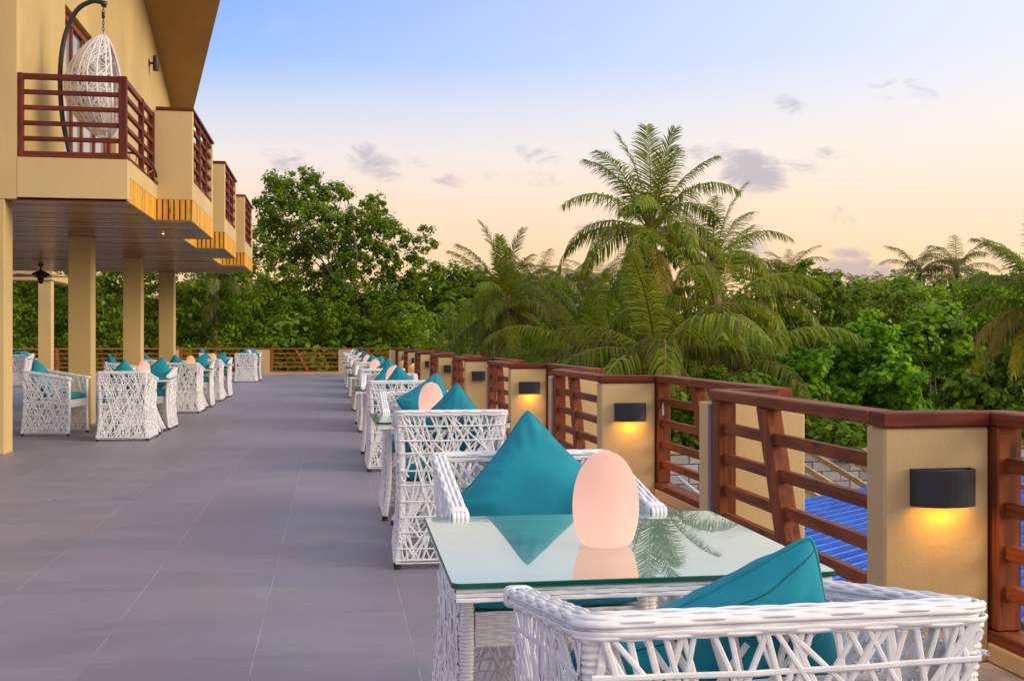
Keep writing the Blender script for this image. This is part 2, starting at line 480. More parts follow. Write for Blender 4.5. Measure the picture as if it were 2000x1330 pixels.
def put(name, me, parent=None, loc=(0, 0, 0), rot=(0, 0, 0), kind=None, label=None):
    o = bpy.data.objects.new(name, me); COL.objects.link(o)
    o.location = loc; o.rotation_euler = rot
    if parent is not None: o.parent = parent
    if kind: o['kind'] = kind
    if label: o['label'] = label
    return o
def part(name, mb, mats, parent, smooth=False, loc=(0, 0, 0), rot=(0, 0, 0), kind=None, label=None):
    return put(name, mb.mesh(name, mats, smooth), parent, loc, rot, kind, label)
def thing(name, label, cat, loc=(0, 0, 0), rz=0, group=None):
    o = bpy.data.objects.new(name, None); COL.objects.link(o)
    o.empty_display_size = .2
    o.location = loc; o.rotation_euler = (0, 0, rz)
    o['label'] = label; o['category'] = cat
    if group: o['group'] = group
    return o
def tag(o, label, cat, group=None):
    o['label'] = label; o['category'] = cat
    if group: o['group'] = group
    return o
def copy_tree(o, parent=None):
    c = o.copy(); COL.objects.link(c)
    if parent is not None: c.parent = parent
    for ch in list(o.children): copy_tree(ch, c)
    return c
def V(*a): return Vector(a)
ORD = ['nearest', 'second', 'third', 'fourth', 'fifth', 'sixth', 'seventh', 'eighth', 'ninth', 'farthest']

def view(px, py, D):
    """world point seen at photo pixel (px, py) at D metres along the lens axis"""
    x = (px - 1000) / FPX * D; s, c = math.sin(YAW), math.cos(YAW)
    return V(x * c + D * s, -x * s + D * c, CAM_H - (py - 665) / FPX * D)

# ================================================================== SETTING
WALL_Y = 39.8
g = MB(); g.add([(-400, -300, -4.3), (600, -300, -4.3), (600, 900, -4.3), (-400, 900, -4.3)], [(0, 1, 2, 3)])
part('ground', g, 'soil', None, kind='structure')

# railing steps: pillar fronts every 4.29 m, the railing stands out between Y and Y-2.23, in between Y+0.14 and the next step
PY = [3.73 + 4.29 * i for i in range(-1, 9)]
XI, XO = 2.03, 2.46
flo = MB()
flo.box((-14, -3, -.30), (2.09, WALL_Y + .2, -.0012))
for y in PY:
    flo.box((2.09, y - 2.40, -.30), (2.62, y + .16, -.0013))
flo.box((-14, -3, -4.3), (2.0, WALL_Y + .15, -.30))
terrace = part('terrace_floor', flo, 'grout', None, kind='structure')

TP = .615
tile_mesh_bits = []
tl = MB(); gx, gy = .0017, .0008
tl.box((gx, gy, -.012), (TP - gx, TP - gy, 0))
tile_me = tl.mesh('tile', 'floor_tile')
cells = []
s_, c_ = math.sin(YAW), math.cos(YAW)
for i in range(-24, 5):
    for j in range(-4, 65):
        x0, y0 = -.30 + i * TP, -.05 + j * TP
        if x0 + TP > 2.62 or x0 < -13.6 or y0 + TP > WALL_Y + .05: continue
        xc, yc = x0 + TP / 2, y0 + TP / 2
        if x0 + TP > 2.1:
            if not any(y - 2.40 < y0 and y0 + TP < y + .16 for y in PY): continue
        D = xc * s_ + yc * c_
        px = 1000 + FPX * (xc * c_ - yc * s_) / D if D > .5 else 9e9
        vis = D > 3.2 and -120 < px < 1900 and (px < 1000 or xc < .2 or xc > .8)
        cells.append((0 if vis else 1, D, x0, y0))
cells.sort()
for k, (a, D, x0, y0) in enumerate(cells[:290]):
    put('tile', tile_me, terrace, (x0, y0, 0))
rest = MB(); tints = []
for (a, D, x0, y0) in cells[290:]:
    x1, y1 = x0 + TP - gx, y0 + TP - gy; xa, ya = x0 + gx, y0 + gy
    rest.add([(xa, ya, 0), (x1, ya, 0), (x1, y1, 0), (xa, y1, 0)], [(0, 1, 2, 3)])
    tints += [random.random()] * 4
me = rest.mesh('tile_field', 'floor_tile')
at = me.attributes.new('tint', 'FLOAT', 'POINT'); at.data.foreach_set('value', tints)
put('tile_field', me, terrace, kind='stuff')

# ================================================================== RAILING
def rail_h(k): return (.27, .42, .585, .75)[k]
def fence(loc, length, label, group, slant=True, start_post=False, end_post=True, style='red', rz=0.0, thick=.10):
    """fence running along local +Y, cap top at .95"""
    Wn = {'red': 'red_wood_', 'far': 'orange_wood_'}[style]
    ya, xa, za = Wn + ('Y' if style == 'red' else 'X'), Wn + 'X', Wn + 'Z'
    t = thing('fence', label, 'fence', loc, rz, group)
    k = MB(); k.cbox((-.07, 0, 0), (.07, length, .075), .008); part('kerb', k, 'plaster_pillar', t)
    k = MB(); k.cbox((-.065, .01, .077), (.065, length - .01, .12), .005); part('sill', k, ya, t)
    k = MB(); k.cbox((-.062, -.002, .898), (.062, length + .002, .95), .006); part('cap', k, ya, t)
    for y in ([.003] if start_post else []) + ([length - .118] if end_post else []):
        k = MB(); k.cbox((-.05, y, .122), (.05, y + .115, .896), .006); part('post', k, za, t)
    lo, hi = .12 if start_post else .0, length - (.12 if end_post else .0)
    for q in range(4):
        z = rail_h(q); k = MB(); k.cbox((-.022, lo, z - .027), (.022, hi, z + .027), .004); part('rail', k, ya, t)
    if slant:
        yt, yb = length * .62, length * .45
        k = MB(); dyy = yt - yb
        A = Matrix(((1, 0, 0, 0), (0, 1, dyy / .776, 0), (0, 0, 1, 0), (0, 0, 0, 1)))
        k.cbox((-.042, yb - .058 - .122 * dyy / .776, .1225), (.042, yb + .058 - .122 * dyy / .776, .8955), .006, 0, A)
        part('slanted_post', k, za, t)
    return t

def sconce(loc, on, label, watt=.6):
    t = thing('wall_lamp', label, 'wall lamp', loc, 0, 'lamps on the railing pillars')
    w, d, h = .122, .095, .137
    arc = [(-w, 0.0)] + [(w * math.sin(a), -.028 - (d - .028) * math.cos(a)) for a in [R(x) for x in range(-90, 91, 12)]] + [(w, 0.0)]
    k = MB()
    n = len(arc); inn = [(x * .93, min(-.012, y * .93)) for x, y in arc]
    vs = [(x, y, -h / 2) for x, y in arc] + [(x, y, h / 2) for x, y in arc] + [(x, y, -h / 2) for x, y in inn] + [(x, y, h / 2) for x, y in inn]
    fs = []
    for i in range(n):
        j = (i + 1) % n
        fs += [(i, j, n + j, n + i), (2 * n + j, 2 * n + i, 3 * n + i, 3 * n + j), (n + i, n + j, 3 * n + j, 3 * n + i), (j, i, 2 * n + i, 2 * n + j)]
    k.add(vs, fs)
    part('shade', k, 'dark_metal', t)
    k = MB(); k.prism(inn[::-1], h / 2 - .014, h / 2 - .008); part('top_plate', k, 'lamp_top', t)
    k = MB(); k.lathe([(.004, -.002), (.005, 0), (.004, .001)], 8); part('screw', k, 'white_paint', t, loc=(-w * .93, -.046, 0), rot=(0, R(-90), R(0)))
    k = MB(); k.prism(inn[::-1], -h / 2 + .03, -h / 2 + .036); part('bulb', k, 'bulb_glow' if on else 'lamp_top', t)
    if on:
        ld = bpy.data.lights.new('wall_lamp_light', 'AREA'); ld.shape = 'RECTANGLE'; ld.size = .09; ld.size_y = .03
        ld.energy = watt; ld.color = (1.0, .43, .008); ld.spread = R(150)
        lo = bpy.data.objects.new('wall_lamp_light', ld); COL.objects.link(lo); lo.parent = t
        lo.location = (0, -.045, -h / 2 - .004); lo.rotation_euler = (R(-10), 0, 0)
    return t

lamp_on = [False, True, True, True, False, False, False, True, True, False]
names = ['nearest', 'second nearest', 'third nearest', 'fourth', 'fifth', 'sixth', 'seventh', 'eighth', 'ninth']
for i, y in enumerate(PY):
    o = names[i - 1] if i > 0 else 'out-of-view'
    # pillar facing the camera
    p = thing('railing_pillar', f'{o} beige plaster railing pillar facing us' + (' with a lit wall lamp' if lamp_on[i] else (' with an unlit wall lamp' if i < 9 else ' without a lamp')), 'pillar', ((XI + XO) / 2, y, 0), 0, 'beige railing pillars')
    hw = (XO - XI) / 2
    k = MB(); k.cbox((-hw, 0, 0), (hw, .14, .893), .010); part('pillar_body', k, 'plaster_pillar', p)
    k = MB(); k.cbox((-hw - .012, -.015, .8955), (hw - .006, .105, .9515), .006); part('cap', k, 'dark_red_wood_X', p)
    # step-in wall at the near end of the standing-out railing
    yb = y - 2.37
    q = thing('railing_wall', f'beige plaster return wall between the {o} standing-out fence and the set-back fence before it' if i > 0 else 'beige plaster return wall in the railing beside the camera', 'wall', (0, yb, 0), 0, 'return walls in the railing')
    k = MB(); k.cbox((XI, 0, 0), (XO + .14, .14, .88), .008); part('wall_body', k, 'plaster_pillar', q)
    k = MB(); k.cbox((XI + .001, -.022, .0), (XI + .03, -.001, .872), .003); part('cement_edge', k, 'raw_cement', q)
    k = MB(); k.cbox((XI + .05, .02, .9), (XO + .0, .13, .949), .006); part('cap', k, 'red_wood_X', q)
    # standing-out fence, from the pillar towards the camera
    fence((XO + .064, y - 2.225, 0), 2.31, f'red-brown timber fence standing out beside the {o} lamp pillar' if i > 0 else 'red-brown timber fence standing out beside the camera', 'timber fences along the terrace edge', slant=True)
    # set-back fence, from behind the pillar to the next return wall
    if i < len(PY) - 1:
        fence((XI + .062, y + .142, 0), 1.755, f'red-brown timber fence set back just behind the {o} lamp pillar' if i > 0 else 'red-brown timber fence set back beside the nearest table', 'timber fences along the terrace edge')
    if i > 0 and i < 9:
        sconce(((XI + XO) / 2 + .01, y - .001, .672), lamp_on[i], f'dark grey curved wall lamp on the {o} railing pillar, ' + ('lit yellow below' if lamp_on[i] else 'switched off'), (.24, .22, .25, .20)[i % 4])

# far wall of the terrace
for (x0, x1, lab) in ((.20, .78, 'beige plaster pillar in the far railing behind the row of egg lamps'), (-2.86, -2.25, 'beige plaster pillar in the far railing beside the last left-hand chairs'),
                      (-5.62, -5.42, 'narrow beige pillar in the far railing between the hotel columns'), (2.05, 2.55, 'beige plaster pillar at the far right corner of the railing')):
    p = thing('railing_pillar', lab, 'pillar', ((x0 + x1) / 2, WALL_Y, 0), 0, 'beige pillars of the far railing')
    k = MB(); h = (x1 - x0) / 2; k.cbox((-h, 0, 0), (h, .16, .895), .008); part('pillar_body', k, 'plaster_pillar', p)
    k = MB(); k.cbox((-h - .005, -.01, .898), (h + .005, .13, .945), .005); part('cap', k, 'orange_wood_X', p)
for (x0, x1, lab, fl) in ((-2.25, .20, 'orange-brown fence in the far railing with one leaning post', True), (.78, 2.05, 'short orange-brown fence in the far railing right of the egg lamps', True),
                          (-5.42, -2.86, 'orange-brown fence in the far railing behind the left-hand chairs', False), (-9.6, -5.62, 'orange-brown fence in the far railing behind the hotel columns', False), (-13.6, -9.6, 'orange-brown fence at the far left end of the railing', False)):
    fence((x1, WALL_Y + .06, 0), x1 - x0, lab, 'fences of the far railing', slant=fl, style='far', rz=R(90))

# ================================================================== HOTEL BUILDING
b = thing('hotel_building', 'yellow ochre hotel wing on columns with timber-railed balconies', 'building', (-3.46, 12.3, 0))
BO = V(-3.46, 12.3, 0)
def bpart(name, mb, mats, parent=None, **kw):
    o = part(name, mb, mats, parent or b, **kw)
    if parent is None: o.location = -BO
    return o
SOF = 2.733
YS, YE = 12.22, 24.85
for k_, y in enumerate((12.224, 16.40, 20.52, 24.62)):
    k = MB(); k.cbox((-3.78, y, 0), (-3.46, y + .30, SOF - .003), .008); bpart('column', k, 'plaster_building')
# soffit: planks across the ceiling (too fine to tell apart one by one)
k = MB(); pl = .095
outline = [(-2.205, YS, 14.155)] 
y = YS
while y < YE - .01:
    y1 = min(y + pl, YE)
    ym = (y + y1) / 2
    out = any(a < ym < c for a, c in ((14.165, 16.55), (18.29, 20.47), (22.40, 24.52)))
    xr = -1.765 if out else -2.205
    k.box((-14.0, y + .004, SOF - .001 - random.uniform(0, .004)), (xr, y1 - .004, SOF + .015))
    y = y1
so = bpart('soffit', k, 'soffit_wood', kind='stuff')
tr = random.Random(12); tv = []
for q in range(len(k.v) // 8): tv += [tr.random()] * 8
so.data.attributes.new('tint', 'FLOAT', 'POINT').data.foreach_set('value', tv)
k = MB(); k.box((-14, YS + .02, SOF + .018), (-2.25, YE - .02, 3.18)); bpart('floor_slab', k, 'plaster_building')
k = MB(); k.box((-3.44, YS + .004, SOF - .012), (-2.215, YS + .03, SOF + .016)); bpart('soffit_trim', k, 'dark_red_wood_X')
# upper storey: front wall, long wall with the sliding door, end wall
WX = -3.46
UT = 7.2
D0, D1, DZ0, DZ1 = 14.86, 18.20, 3.20, 5.63
k = MB()
def zt(y): return 7.52 - .351 * (y - 20.8) if y > 14.5 else 9.73 - .351 * (14.5 - y)
def wall_y(k, y0, y1, z0):      # piece of the long wall under the sloping roof
    k.add([(WX, y0, z0), (WX, y1, z0), (WX, y1, zt(y1) + .02), (WX, y0, zt(y0) + .02), (WX - .25, y0, z0), (WX - .25, y1, z0), (WX - .25, y1, zt(y1) + .02), (WX - .25, y0, zt(y0) + .02)],
          [(0, 1, 2, 3), (5, 4, 7, 6), (1, 5, 6, 2), (4, 0, 3, 7), (3, 2, 6, 7), (4, 5, 1, 0)])
wall_y(k, 12.30, D0, 3.18); wall_y(k, D0, D1, DZ1); wall_y(k, D1, YE, 3.18)
k.box((-9, 12.2225, 2.735), (WX + .122, 12.36, 9.0)); k.box((-9, 12.362, 2.735), (WX - .002, 12.50, 9.0))
k.box((-9, YE - .2, 3.18), (WX - .251, YE - .003, 6.0))
k.box((-9, 12.5, 3.18), (-8.8, YE - .3, 8.5))
bpart('wall', k, 'plaster_building')
k = MB(); k.box((-14, 12.364, SOF - .01), (-3.785, 12.44, 3.15)); bpart('edge_beam', k, 'plaster_building')
# sliding door in its reveal
wnd = MB(); wx = WX - .12
wnd.cbox((wx - .05, D0, DZ1 - .11), (wx + .05, D1, DZ1), .006); wnd.cbox((wx - .05, D0, DZ0), (wx + .05, D1, DZ0 + .07), .006)
for yy in (D0, D1 - .08): wnd.cbox((wx - .05, yy, DZ0 + .07), (wx + .05, yy + .08, DZ1 - .11), .006)
wf = bpart('window', wnd, 'red_wood_Z')
k = MB()
for yy in (15.62, 16.24, 17.05, 17.86): k.cbox((wx - .03, yy - .035, DZ0 + .072), (wx + .04, yy + .035, DZ1 - .112), .005)
part('mullion', k, 'red_wood_Z', wf)
for (ya, yb2) in ((D0 + .08, 15.58), (15.66, 16.20), (16.28, 17.01), (17.09, 17.82)):
    k = MB(); k.box((wx - .008, ya, DZ0 + .074), (wx + .004, yb2, DZ1 - .114)); part('pane', k, 'window_glass', wf)
k = MB()
for q in range(60):
    yy = D0 + .1 + q * .055; k.tube([(wx - .12 + .02 * math.sin(q * 2.1), yy, DZ0 + .02), (wx - .12 + .015 * math.sin(q * 1.7), yy, DZ1 - .1)], .032, 6)
part('curtain', k, 'curtain', wf, smooth=True)

# balconies
RT = 4.06
def rails_x(par, x0, x1, y, z0, z1, n, posts, mat='dark_red_wood_'):
    """balcony railing along X"""
    for q in range(n):
        z = z0 + (z1 - z0) * q / (n - 1); h = .024 if 0 < q < n - 1 else .032
        k = MB(); k.cbox((x0, y - .02, z - h), (x1, y + .02, z + h), .004); part('rail', k, mat + 'X', par)
    for xx, w in posts:
        k = MB(); k.cbox((xx, y - .034, z0 - .035), (xx + w, y + .034, z1 + .034), .004); part('post', k, mat + 'Z', par)
def rails_y(par, x, y0, y1, z0, z1, n, posts, mat='dark_red_wood_'):
    for q in range(n):
        z = z0 + (z1 - z0) * q / (n - 1); h = .024 if 0 < q < n - 1 else .032
        k = MB(); k.cbox((x - .02, y0, z - h), (x + .02, y1, z + h), .004); part('rail', k, mat + 'Y', par)
    for yy, w in posts:
        k = MB(); k.cbox((x - .03, yy, z0 - .035), (x + .03, yy + w, z1 + .034), .004); part('post', k, mat + 'Z', par)
slat_me = {}
def slats(par, a0, a1, fixed, axis):
    n = max(1, int(round(abs(a1 - a0) / .0735))); w = (a1 - a0) / n
    for q in range(n):
        key = (axis, round(w, 4), q % 2)
        if key not in slat_me:
            k = MB(); g_ = .009
            if axis == 'X': k.cbox((g_, 0, 0), (w - g_, .018, .268), .003)
            else: k.cbox((0, g_, 0), (.018, w - g_, .268), .003)
            slat_me[key] = k.mesh('slat', 'slat_wood')
        loc = (a0 + q * w, fixed, SOF + .002) if axis == 'X' else (fixed, a0 + q * w, SOF + .002)
        put('slat', slat_me[key], par, loc)
    return n
RX, OX = -2.20, -1.76
ZW = 3.003                       # bottom of the plaster, above the wooden slats
def balcony(y0, y1, y2, first):
    """recess y0..y1 at RX, box standing out y1..y2 at OX"""
    k = MB()
    if first:
        k.cbox((WX + .1235, y0, SOF + .02), (RX, y0 + .12, 3.185), .004)
    k.box((RX - .10, y0 + (.122 if first else .0), ZW), (RX, y1, 3.19))
    k.cbox((RX + .002 - .12, y1, ZW), (OX, y1 + .10, 4.135), .006)                  # front cheek of the box
    k.cbox((OX - .10, y1 + .102, ZW), (OX - .001, y2, 3.25), .006)                   # parapet along the box
    k.cbox((RX - .12, y2 - .10, ZW + .001), (OX - .004, y2 - .001, 4.125), .006)     # rear cheek
    k.box((-3.2, y0 + .13, 3.181), (RX - .11, y2, 3.19))
    k.box((RX - .12, y1 + .11, 3.05), (OX - .11, y2 - .11, 3.19))
    o = bpart('balcony', k, 'plaster_fascia')
    par = o
    k = MB(); k.cbox((RX - .01, y1 - .015, 4.138), (OX + .012, y1 + .11, 4.178), .004); part('cap', k, 'dark_red_wood_X', par)
    k = MB(); k.cbox((OX - .11, y1 + .112, 4.139), (OX + .012, y2 + .01, 4.178), .004); part('cap', k, 'dark_red_wood_Y', par)
    if first:
        rails_x(par, -3.335, RX - .02, y0 + .05, 3.225, RT, 6, [(-3.335, .055), (RX - .10, .085)])
        rails_y(par, RX - .05, y0 + .09, y1, 3.225, RT, 6, [(y0 + 1.1, .06), (y1 - .08, .07)])
    else:
        rails_y(par, RX - .05, y0, y1, 3.225, RT, 6, [(y0 + .7, .06)])
    rails_y(par, OX - .035, y1 + .104, y2 - .104, 3.29, 4.09, 6, [(y1 + .106, .05), (y1 + .85, .05), (y1 + 1.6, .05)])
    # slats under the plaster
    if first: slats(par, y0 + .06, y1, RX - .020, 'Y')
    else: slats(par, y0, y1, RX - .020, 'Y')
    slats(par, RX, OX - .02, y1, 'X')
    slats(par, y1 + .02, y2, OX - .0195, 'Y')
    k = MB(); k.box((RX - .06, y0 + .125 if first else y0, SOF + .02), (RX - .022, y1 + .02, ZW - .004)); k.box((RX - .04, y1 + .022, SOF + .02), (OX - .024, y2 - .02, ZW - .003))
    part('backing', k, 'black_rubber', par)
balcony(12.22, 14.165, 16.55, True)
balcony(16.55, 18.29, 20.47, False)
balcony(20.47, 22.40, 24.52, False)

# roof: a gable whose verge flies out towards the ridge
k = MB()
def edge_x(y): return -2.07 - .2555 * (y - 20.66) if y > 14.5 else -.496 - .2555 * (14.5 - y)
ys = [9.5, 14.5, 26.05]
top = []
for yy in ys:
    zz = zt(yy)
    for x in (-9.2, max(edge_x(yy), WX + .02)):
        top.append((x, yy, zz))
vs = top + [(x, y, z + .22) for x, y, z in top]
fs = [(0, 1, 3, 2), (2, 3, 5, 4), (6, 8, 9, 7), (8, 10, 11, 9), (1, 7, 9, 3), (3, 9, 11, 5), (0, 6, 7, 1), (4, 5, 11, 10), (0, 2, 8, 6), (2, 4, 10, 8)]
k.add(vs, [f[::-1] for f in fs])
bpart('roof', k, 'plaster_roof')
# ceiling spot
k = MB(); k.lathe([(.032, 0), (.028, -.006), (.012, -.008)], 16, c=(-2.35, 15.7, SOF - .006)); bpart('downlight', k, 'lamp_top')
k = MB(); k.lathe([(.016, 0), (.015, -.002)], 12, c=(-2.35, 15.7, SOF - .017)); bpart('downlight_lens', k, 'downlight_glow')

# up-and-down lamp on the upper wall
t = thing('wall_lamp', 'black cylinder wall lamp high on the yellow wall under the roof slope', 'wall lamp', (WX, 21.35, 6.5))
k = MB(); k.lathe([(.054, -.14), (.056, -.135), (.056, .135), (.054, .14)], 20, c=(.13, 0, 0)); part('lamp_body', k, 'dark_metal', t, True)
k = MB(); k.cbox((.0, -.05, -.06), (.018, .05, .06), .004); k.tube([(.018, 0, 0), (.08, 0, 0)], .022, 8); part('bracket', k, 'dark_metal', t)

# pavilion frame beyond the hotel
t = thing('side_pavilion', 'ochre column and beam of a pavilion behind the hotel columns', 'pavilion', (-7.4, 29.6, 0))
k = MB(); k.cbox((-.16, 0, 0), (.16, .3, 2.78), .008); part('column', k, 'plaster_building', t)
k = MB(); k.cbox((-5.6, -.05, 2.783), (.2, .35, 3.02), .008); part('beam', k, 'plaster_building', t)
k = MB(); k.cbox((-.16, .352, 2.79), (.16, 5.0, 3.0), .008); part('side_beam', k, 'plaster_building', t)

# ceiling fan
t = thing('ceiling_fan', 'dark bronze ceiling fan under the plank soffit', 'ceiling fan', (-5.67, 22.4, SOF - .01))
k = MB(); k.lathe([(.05, 0), (.06, -.03), (.02, -.05), (.018, -.12), (.05, -.13), (.15, -.18), (.17, -.21), (.14, -.25), (.06, -.28), (.05, -.36), (.02, -.39)], 20); part('motor', k, 'fan_metal', t, True)
for q in range(5):
    k = MB(); A = Matrix.Rotation(R(20 + 72 * q), 4, 'Z') @ Matrix.Rotation(R(10), 4, 'X')
    k.cbox((.14, -.055, -.245), (.66, .055, -.237), .003, 0, A); part('blade', k, 'fan_metal', t)

# ================================================================== HANGING CHAIR ON THE BALCONY
def hanging_chair():
    base = V(-2.97, 13.55, 3.19)
    t = thing('hanging_chair', 'white wicker egg swing chair hanging from a curved black stand on the first balcony', 'hanging chair', base)
    # stand: foot at left, hook above the pod
    pts = [(-.08, 0, .02), (-.14, 0, .30), (-.21, 0, .65), (-.24, 0, 1.05), (-.23, 0, 1.4), (-.17, 0, 1.72), (-.05, 0, 1.98), (.11, 0, 2.09), (.22, 0, 2.09), (.275, 0, 2.06)]
    sm = []
    P = [V(*p) for p in pts]
    for i in range(len(P) - 1):
        p0, p1, p2, p3 = P[max(i - 1, 0)], P[i], P[i + 1], P[min(i + 2, len(P) - 1)]
        for q in range(5):
            u = q / 5; sm.append(.5 * ((2 * p1) + (p2 - p0) * u + (2 * p0 - 5 * p1 + 4 * p2 - p3) * u * u + (3 * p1 - p0 - 3 * p2 + p3) * u ** 3))
    sm.append(P[-1])
    k = MB(); k.tube(sm, .028, 10); k.tube([(.235, 0, 2.075), (.285, 0, 2.06)], .038, 10)
    part('stand', k, 'stand_metal', t, True)
    k = MB(); k.tube([(-.12, 0, .03), (-.30, -.10, .015)], .02, 8); k.tube([(-.12, 0, .03), (-.02, -.22, .015)], .02, 8); k.tube([(-.12, 0, .03), (.3, .3, .015)], .02, 8); k.tube([(-.15, 0, .18), (-.25, 0, .02)], .02, 8)
    part('foot', k, 'stand_metal', t, True)
    k = MB(); hx = .25
    for q in range(9):
        c = V(hx, 0, 2.02 - q * .036); ring = []
        for a in range(9):
            an = a / 8 * 2 * math.pi
            d = V(math.cos(an) * .011, 0, math.sin(an) * .023) if q % 2 else V(0, math.cos(an) * .011, math.sin(an) * .023)
            ring.append(c + d)
        k.tube(ring, .0045, 5, False)
    k.tube([(hx, 0, 1.97), (hx, 0, 1.90)], .019, 8)
    part('chain', k, 'stand_metal', t, True)
    # pod: egg with an open side facing +X; woven strips
    topz, botz = 1.71, .44
    def prof(u):      # u 0 top .. 1 bottom
        z = topz + (botz - topz) * u
        r = .44 * (math.sin(math.pi * min(1, u ** 1.12)) ** .58) if 0 < u < 1 else 0
        r = min(r, .02 + u * 1.9)
        return r, z
    tilt = .10
    def surf(u, a):
        r, z = prof(u)
        cx = .25 - .15 * math.sin(math.pi * u * .8) + .13 * u
        return V(cx + r * math.cos(a) * .82, r * math.sin(a) * .92, z)
    def nrm(u, a): return V(math.cos(a), math.sin(a), .1)
    def open_(u, a):
        a = (a + math.pi) % (2 * math.pi) - math.pi
        return abs(a) < R(52) and .16 < u < .80
    k = MB(); rnd = random.Random(3)
    for q in range(15):          # main ribs
        a = R(60) + q * R(240) / 14
        pts = [surf(.02 + .95 * j / 22, a) for j in range(23)]
        k.strand(pts, [nrm(0, a)] * 23, .022, .014, 6)
    for q in range(620):
        u0 = rnd.uniform(.04, .9); a0 = rnd.uniform(R(50), R(310)); du = rnd.uniform(.08, .26) * rnd.choice((-1, 1)); da = R(rnd.uniform(10, 40)) * rnd.choice((-1, 1))
        pts, ns = [], []
        for j in range(6):
            u, a = u0 + du * j / 5, a0 + da * j / 5
            if not (.02 < u < .97) or a < R(48) or a > R(312): break
            pts.append(surf(u, a)); ns.append(nrm(u, a))
        if len(pts) > 2: k.strand(pts, ns, .011, .007, 5)
    for q in range(12):
        u = .06 + q * .075; pts = []
        for j in range(25):
            a = R(50) + R(260) * j / 24; pts.append(surf(u + .008 * math.sin(j * 1.3 + q), a))
        k.strand(pts, [nrm(u, R(50) + R(260) * j / 24) for j in range(25)], .011, .008, 5)
    part('basket', k, 'wicker_pod', t, True)
    k = MB()
    for sgn in (1, -1):
        pts = [surf(.0 + j / 24 * .98, sgn * R(50)) for j in range(25)]
        k.tube(pts, .017, 7)
    part('rim', k, 'wicker_pod', t, True)
    k = MB()      # cushion inside
    vs = []; fs = []; nu, na = 12, 14
    for iu in range(nu + 1):
        for ia in range(na + 1):
            u = .22 + .66 * iu / nu; a = R(70) + R(220) * ia / na
            q = surf(u, a); c = V(.25 - .08, 0, q.z); q = c + (q - c) * .86
            vs.append(tuple(q))
    for iu in range(nu):
        for ia in range(na):
            fs.append((iu * (na + 1) + ia, iu * (na + 1) + ia + 1, (iu + 1) * (na + 1) + ia + 1, (iu + 1) * (na + 1) + ia))
    k.add(vs, fs); part('cushion', k, 'cream_fabric', t, True)
    t.scale = (1.0, 1.0, 1.0)
    return t
hanging_chair()
# rounded slatted chair back seen through the balcony rails
t = thing('balcony_chair', 'dark slatted chair with a rounded back behind the balcony corner post', 'chair', (-2.48, 13.9, 3.19))
k = MB(); arc = [V(-.32 * math.cos(a), 0, .05 + .30 * math.sin(a)) for a in [R(x) for x in range(0, 181, 15)]]
k.tube(arc, .014, 8); part('back_frame', k, 'stand_metal', t, True)
for q in range(9):
    a = R(20 + q * 17.5); k = MB(); k.tube([(-.30 * math.cos(a), 0, .05 + .28 * math.sin(a)), (-.12 * math.cos(a), .02, .04)], .008, 5); part('slat', k, 'slat_wood', t)
k = MB(); k.cbox((-.3, .02, .0), (.3, .5, .045), .01); part('seat', k, 'stand_metal', t)

# ================================================================== WICKER CHAIRS
HB, HF = .85, .745        # top of the back, front of the arms
def half(z): return .283 + (.034 * ((.38 - z) / .38) ** 2 if z < .38 else .020 * ((z - .38) / .47) ** 2)
def yback(z): return -.292 - (.030 * ((.38 - z) / .38) ** 2 if z < .38 else .026 * ((z - .38) / .47) ** 2)
YF = .318
def ztop(y): return HB - (HB - HF) * max(0, (y + .318)) / (YF + .318)
def weave(mb, surf, nrm, nsteep, nmed, nh, seed, w=.0096, th=.0040, inset=0.0, wid=.6):
    rnd = random.Random(seed)
    def emit(p0, p1, n=6, lift=0.0, wob=.0):
        pts, ns = [], []
        for i in range(n + 1):
            u = i / n; a = p0[0] + (p1[0] - p0[0]) * u; bb = p0[1] + (p1[1] - p0[1]) * u + wob * math.sin(u * 3.1)
            if a < 0 or a > 1: continue
            N = nrm(a, bb); pts.append(surf(a, bb) + N * (lift + .0022 * math.sin(i * 2.1) - inset)); ns.append(N)
        if len(pts) > 1: mb.strand(pts, ns, w * rnd.uniform(.85, 1.1), th, 6)
    for s in (-1, 1):
        for q in range(nsteep):
            a0 = (q + rnd.uniform(.1, .9)) / nsteep * 2.0 - .5; sl = rnd.choice((rnd.uniform(.25, .45), rnd.uniform(.5, 1.0))) * s
            a1 = a0 + sl
            f0, f1 = 0.0, 1.0
            # clip to the panel
            if a0 < 0 or a0 > 1 or a1 < 0 or a1 > 1:
                fs = [(0 - a0) / (a1 - a0), (1 - a0) / (a1 - a0)]; fa, fb = min(fs), max(fs)
                f0, f1 = max(0, fa), min(1, fb)
                if f1 - f0 < .1: continue
            emit((a0 + sl * f0, f0), (a0 + sl * f1, f1), 7, rnd.uniform(-.002, .003))
        for q in range(nmed):
            a0, b0 = rnd.random(), rnd.uniform(0, .9); ln = rnd.uniform(.18, .42); sl = s * rnd.uniform(.5, 1.1) * .42 * ln / .3
            a1, b1 = a0 + sl, b0 + ln
            f = 1.0
            if b1 > 1: f = min(f, (1 - b0) / ln)
            if a1 > 1: f = min(f, (1 - a0) / sl)
            if a1 < 0: f = min(f, (0 - a0) / sl)
            emit((a0, b0), (a0 + sl * f, b0 + ln * f), 4, rnd.uniform(.001, .004))
    for q in range(nh):
        bb = (q + .8) / (nh + .4) + rnd.uniform(-.01, .01)
        emit((0, bb + rnd.uniform(-.008, .008)), (1, bb + rnd.uniform(-.008, .008)), 10, .004, rnd.uniform(-.008, .008))
